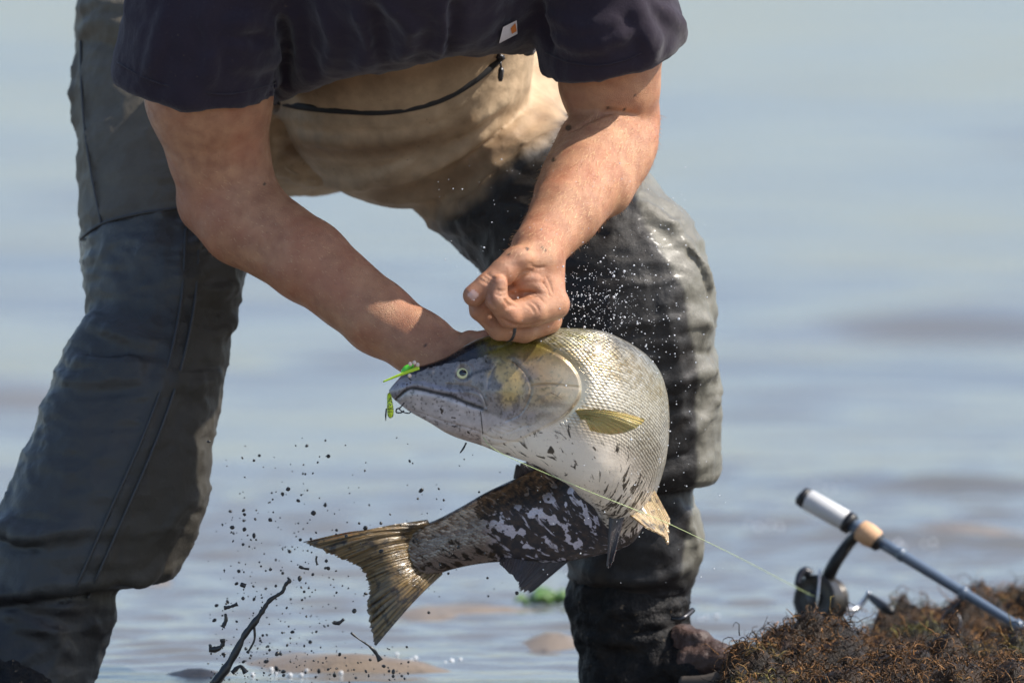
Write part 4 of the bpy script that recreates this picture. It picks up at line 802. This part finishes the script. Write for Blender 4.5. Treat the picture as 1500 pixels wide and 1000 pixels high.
# ================================================================ seaweed heap (one tangled mass)
def heap(x, y):
    z = np.full(x.shape, -.09)
    for px, py, yy, sx, sy, h in [(1125, 938, .10, .09, .12, 0), (1185, 922, .22, .09, .14, 0), (1090, 965, .06, .07, .1, 0), (1330, 955, .10, .16, .14, 0), (1345, 885, .72, .06, .10, 0), (1420, 885, .75, .09, .14, 0), (1500, 838, .95, .085, .16, 0), (1600, 825, .95, .12, .2, 0), (1460, 945, .22, .13, .16, 0), (1290, 925, .50, .09, .12, 0), (1250, 985, -.05, .2, .15, 0), (1500, 975, -.05, .25, .2, 0), (1050, 995, .03, .08, .09, 0), (1720, 900, .4, .2, .4, 0)]:
        c = P(px, py, yy); r2 = ((x-c[0])/sx)**2+((y-c[1])/sy)**2; z = np.maximum(z, -.09+(c[2]-.006+.09)*np.clip(1-r2*.6, 0, 1)**.55)
    q = np.stack([x.ravel(), y.ravel(), 0*x.ravel()], 1); z += ((fbm(q*16, 71, 4)-.5)*.085+(fbm(q*60, 72, 3)-.5)*.025).reshape(x.shape)
    return z
hx = np.linspace(.18, 1.35, 260); hy = np.linspace(-.45, 1.1, 300); X, Y = np.meshgrid(hx, hy, indexing='ij'); Z = heap(X, Y)
edgef = sstep(.18, .26, X)*sstep(-.45, -.3, Y)*sstep(1.1, .95, Y)*sstep(1.35, 1.2, X); Z = -.10+(Z+.10)*edgef
hv = np.stack([X, Y, Z], -1).reshape(-1, 3); hf = grid_f(len(hx), len(hy)); hf = hf[(hv[hf][:, :, 2].max(1) > -.085)]
used = np.unique(hf); rm_ = np.zeros(len(hv), int); rm_[used] = np.arange(len(used))
hpmesh_v, hpmesh_f = hv[used], rm_[hf][:, ::-1]
NS = 24000; r = np.random.default_rng(9); cand = hv[(hv[:, 2] > -.035)]; base = cand[r.integers(0, len(cand), NS)]+r.normal(0, .004, (NS, 3))
wgt = (base[:, 0] < .75); base = base[wgt | (r.uniform(0, 1, NS) < .5)]; NS = len(base)
nseg = 7; dirs = r.normal(0, 1, (NS, 3)); dirs[:, 2] = np.abs(dirs[:, 2])*.7; dirs /= np.linalg.norm(dirs, axis=1)[:, None]; L = r.uniform(.012, .045, NS)*np.where(r.uniform(0, 1, NS) < .06, 1.6, 1.0)
curl = r.normal(0, 1, (NS, 3)); pts = [base]; dcur = dirs
for k in range(nseg-1):
    dcur = dcur+np.cross(curl, dcur)*.6+r.normal(0, .28, (NS, 3)); dcur[:, 2] -= .16; dcur /= np.linalg.norm(dcur, axis=1)[:, None]; pts.append(pts[-1]+dcur*(L/nseg)[:, None])
pts = np.stack(pts, 1); rad = r.uniform(.0004, .0011, NS)[:, None]*np.linspace(1, .35, nseg)[None]
tg = np.gradient(pts, axis=1); tg /= np.linalg.norm(tg, axis=-1)[..., None]+1e-9; s1 = np.cross(tg, np.array([.3, .2, .93])); s1 /= np.linalg.norm(s1, axis=-1)[..., None]+1e-9; s2 = np.cross(tg, s1)
ring = np.stack([pts+rad[..., None]*(math.cos(a_)*s1+math.sin(a_)*s2) for a_ in (0, 2.094, 4.189)], 2).reshape(-1, 3)
i0 = (np.arange(NS)[:, None, None]*nseg+np.arange(nseg-1)[None, :, None])*3; j = np.arange(3)[None, None]; j2 = (j+1) % 3
sf = np.stack([i0+j, i0+j2, i0+3+j2, i0+3+j], -1).reshape(-1, 4)
shade = np.concatenate([np.full(len(hpmesh_v), .16), np.repeat(r.uniform(.1, 1.0, NS)**2.2*2.6, nseg*3)]); wv_ = np.concatenate([hpmesh_v, ring]); wf_ = np.concatenate([hpmesh_f, sf+len(hpmesh_v)])
tag(mk('seaweed_heap', wv_, wf_, WEED, col=np.column_stack([shade]*3+[np.ones(len(shade))])), 'heap of tangled brown seaweed under the fishing rod', 'seaweed', kind='stuff')
# a scrap of green weed in the shallows
S = MB(); c = Pg(800, 880, WL+.004)
for k in range(26):
    a_ = r.uniform(0, 6.28); q = c+np.array([r.normal(0, .012), r.normal(0, .02), 0]); pth = np.array([q, q+np.array([math.cos(a_)*.012, math.sin(a_)*.012, .010]), q+np.array([math.cos(a_)*.026, math.sin(a_)*.026, .004])]); S.tube(pth, np.array([.004, .0045, .001]), 6)
tag(S.build('green_weed', GREENWEED), 'small scrap of bright green weed in the shallow water', 'weed')

# ================================================================ flying mud and spray
def blob(mb, c, r_, axis=None, el=1.0):
    d_ = r.normal(0, 1, 3) if axis is None else axis; d_ = d_/np.linalg.norm(d_); t = np.array([-1, -.8, -.35, .2, .7, 1.])*r_*el; rr = np.array([.15, .62, .98, .95, .6, .1])*r_; mb.tube(c+t[:, None]*d_, rr, 6)
mb = MB(); my = lambda: r.uniform(-.22, .12)
def strand(l, rs, y):
    pth = cr(PA([(a, b, y) for a, b in l]), 4); rr = np.interp(np.linspace(0, 1, len(pth)), np.linspace(0, 1, len(rs)), rs)*(.75+.5*r.uniform(0, 1, len(pth))); mb.tube(pth, rr*K, 8)
strand([(312, 1003), (330, 980), (345, 955), (358, 930), (372, 912), (384, 895), (394, 880), (405, 872), (414, 866), (418, 856), (424, 850), (421, 845)], [8, 7, 5, 4.5, 5, 4, 3, 2.6, 2.4, 3, 3, 1.2], -.10)
strand([(372, 915), (373, 935), (366, 950), (362, 956)], [2.5, 1.4, 1.6, 2.4], -.10); strand([(514, 926), (525, 935), (540, 945), (550, 955), (557, 967)], [1.8, 1.2, 1.6, 2.4, 4], -.05); strand([(438, 829), (445, 832), (453, 833)], [2.5, 1.8, 2], -.08)
strand([(464, 814), (463, 820), (465, 827)], [2, 1.4, 2], -.08); strand([(306, 951), (318, 950), (326, 944), (326, 935)], [4, 4.5, 3.5, 4], -.05); strand([(328, 890), (338, 888), (348, 884)], [4, 2.2, 3], -.05); strand([(488, 911), (496, 912), (504, 906)], [3, 3.4, 2.5], -.05); strand([(352, 855), (360, 858)], [3, 3.4], -.1); strand([(674, 663), (679, 656), (683, 648)], [1, 1.6, 1.1], -.18); strand([(326, 918), (331, 908), (330, 898)], [4, 3, 2], -.05); strand([(340, 985), (352, 975), (360, 985)], [4, 3, 4], -.08)
for (x, y, s_) in [(340, 772, 3.2), (414, 723, 2.8), (437, 733, 2.4), (459, 751, 4), (481, 668, 3.2), (372, 674, 2.2), (380, 667, 2.4), (358, 753, 2.4), (357, 762, 2.2), (358, 775, 3), (374, 760, 2), (396, 761, 3), (356, 797, 2.4), (424, 807, 3), (439, 847, 3.2), (481, 832, 3), (478, 821, 2.6), (519, 894, 3.6), (356, 876, 2.8), (314, 908, 2.6), (428, 925, 2.6), (406, 957, 3.4), (415, 983, 3), (390, 968, 3), (350, 836, 3), (385, 930, 2.2), (535, 773, 3.6), (558, 766, 2.4), (493, 776, 2.4), (507, 785, 2.6), (757, 868, 3), (490, 988, 3), (562, 975, 2.6), (570, 982, 2.4), (576, 990, 2.6), (714, 846, 2), (612, 730, 2), (650, 732, 1.8), (600, 675, 1.8), (440, 790, 2.6), (365, 800, 1.6)]:
    blob(mb, P(x, y, my()), s_*K, el=r.uniform(1, 1.5))
for k in range(560):
    if k < 330: x, y = r.normal(400, 62), r.normal(865, 95)
    elif k < 470: x, y = r.uniform(290, 600), r.uniform(940, 1000)
    elif k < 520: x, y = r.uniform(430, 740), r.uniform(640, 880)
    else: x, y = r.normal(620, 60), r.normal(770, 60)
    if x < 300 or y < 640: continue
    blob(mb, P(x, y, r.uniform(-.3, .2)), K*min(3.4, .7+r.exponential(.55)), el=r.uniform(1, 1.6))
tag(mb.build('mud_splash', MUD), 'spray of black mud flung up beside the tail of the salmon', 'mud', kind='stuff')
mb = MB()
for k in range(900):
    if k < 560: x, y, yy = r.normal(885, 45), r.normal(445, 38), r.uniform(-.26, -.08)
    elif k < 720: x, y, yy = r.uniform(640, 1010), r.uniform(230, 480), r.uniform(-.3, -.1)
    else: x, y, yy = r.normal(960, 40), r.normal(590, 90), r.uniform(-.26, -.15)
    blob(mb, P(x, y, yy), K*min(1.9, .35+r.exponential(.30)), el=1.1)
for k in range(40): blob(mb, P(r.uniform(780, 1060), r.uniform(660, 860), r.uniform(-.25, -.12)), K*r.uniform(.5, 1.1))
tag(mb.build('water_spray', SPARKLE), 'fine water droplets flying off the back of the salmon', 'droplets', kind='stuff')

mb = MB()  # white blobs added on the water in place of sun glints
for px, py, n_, sx in [(1440, 782, 14, 26), (1375, 790, 7, 14), (1330, 798, 6, 30), (1040, 905, 6, 8), (960, 745, 0, 9), (1105, 770, 5, 20), (470, 985, 8, 60), (620, 965, 6, 40), (1210, 715, 4, 30)]:
    for k in range(n_):
        c = Pg(px+r.normal(0, sx), py+r.normal(0, 3), WL+.004); blob(mb, c, r.uniform(.0016, .0034), el=1.0)
tag(mb.build('glint_blobs', SPARKLE), 'scattered white blobs standing in for sun glints on the shallow water', 'sun glints', kind='stuff')
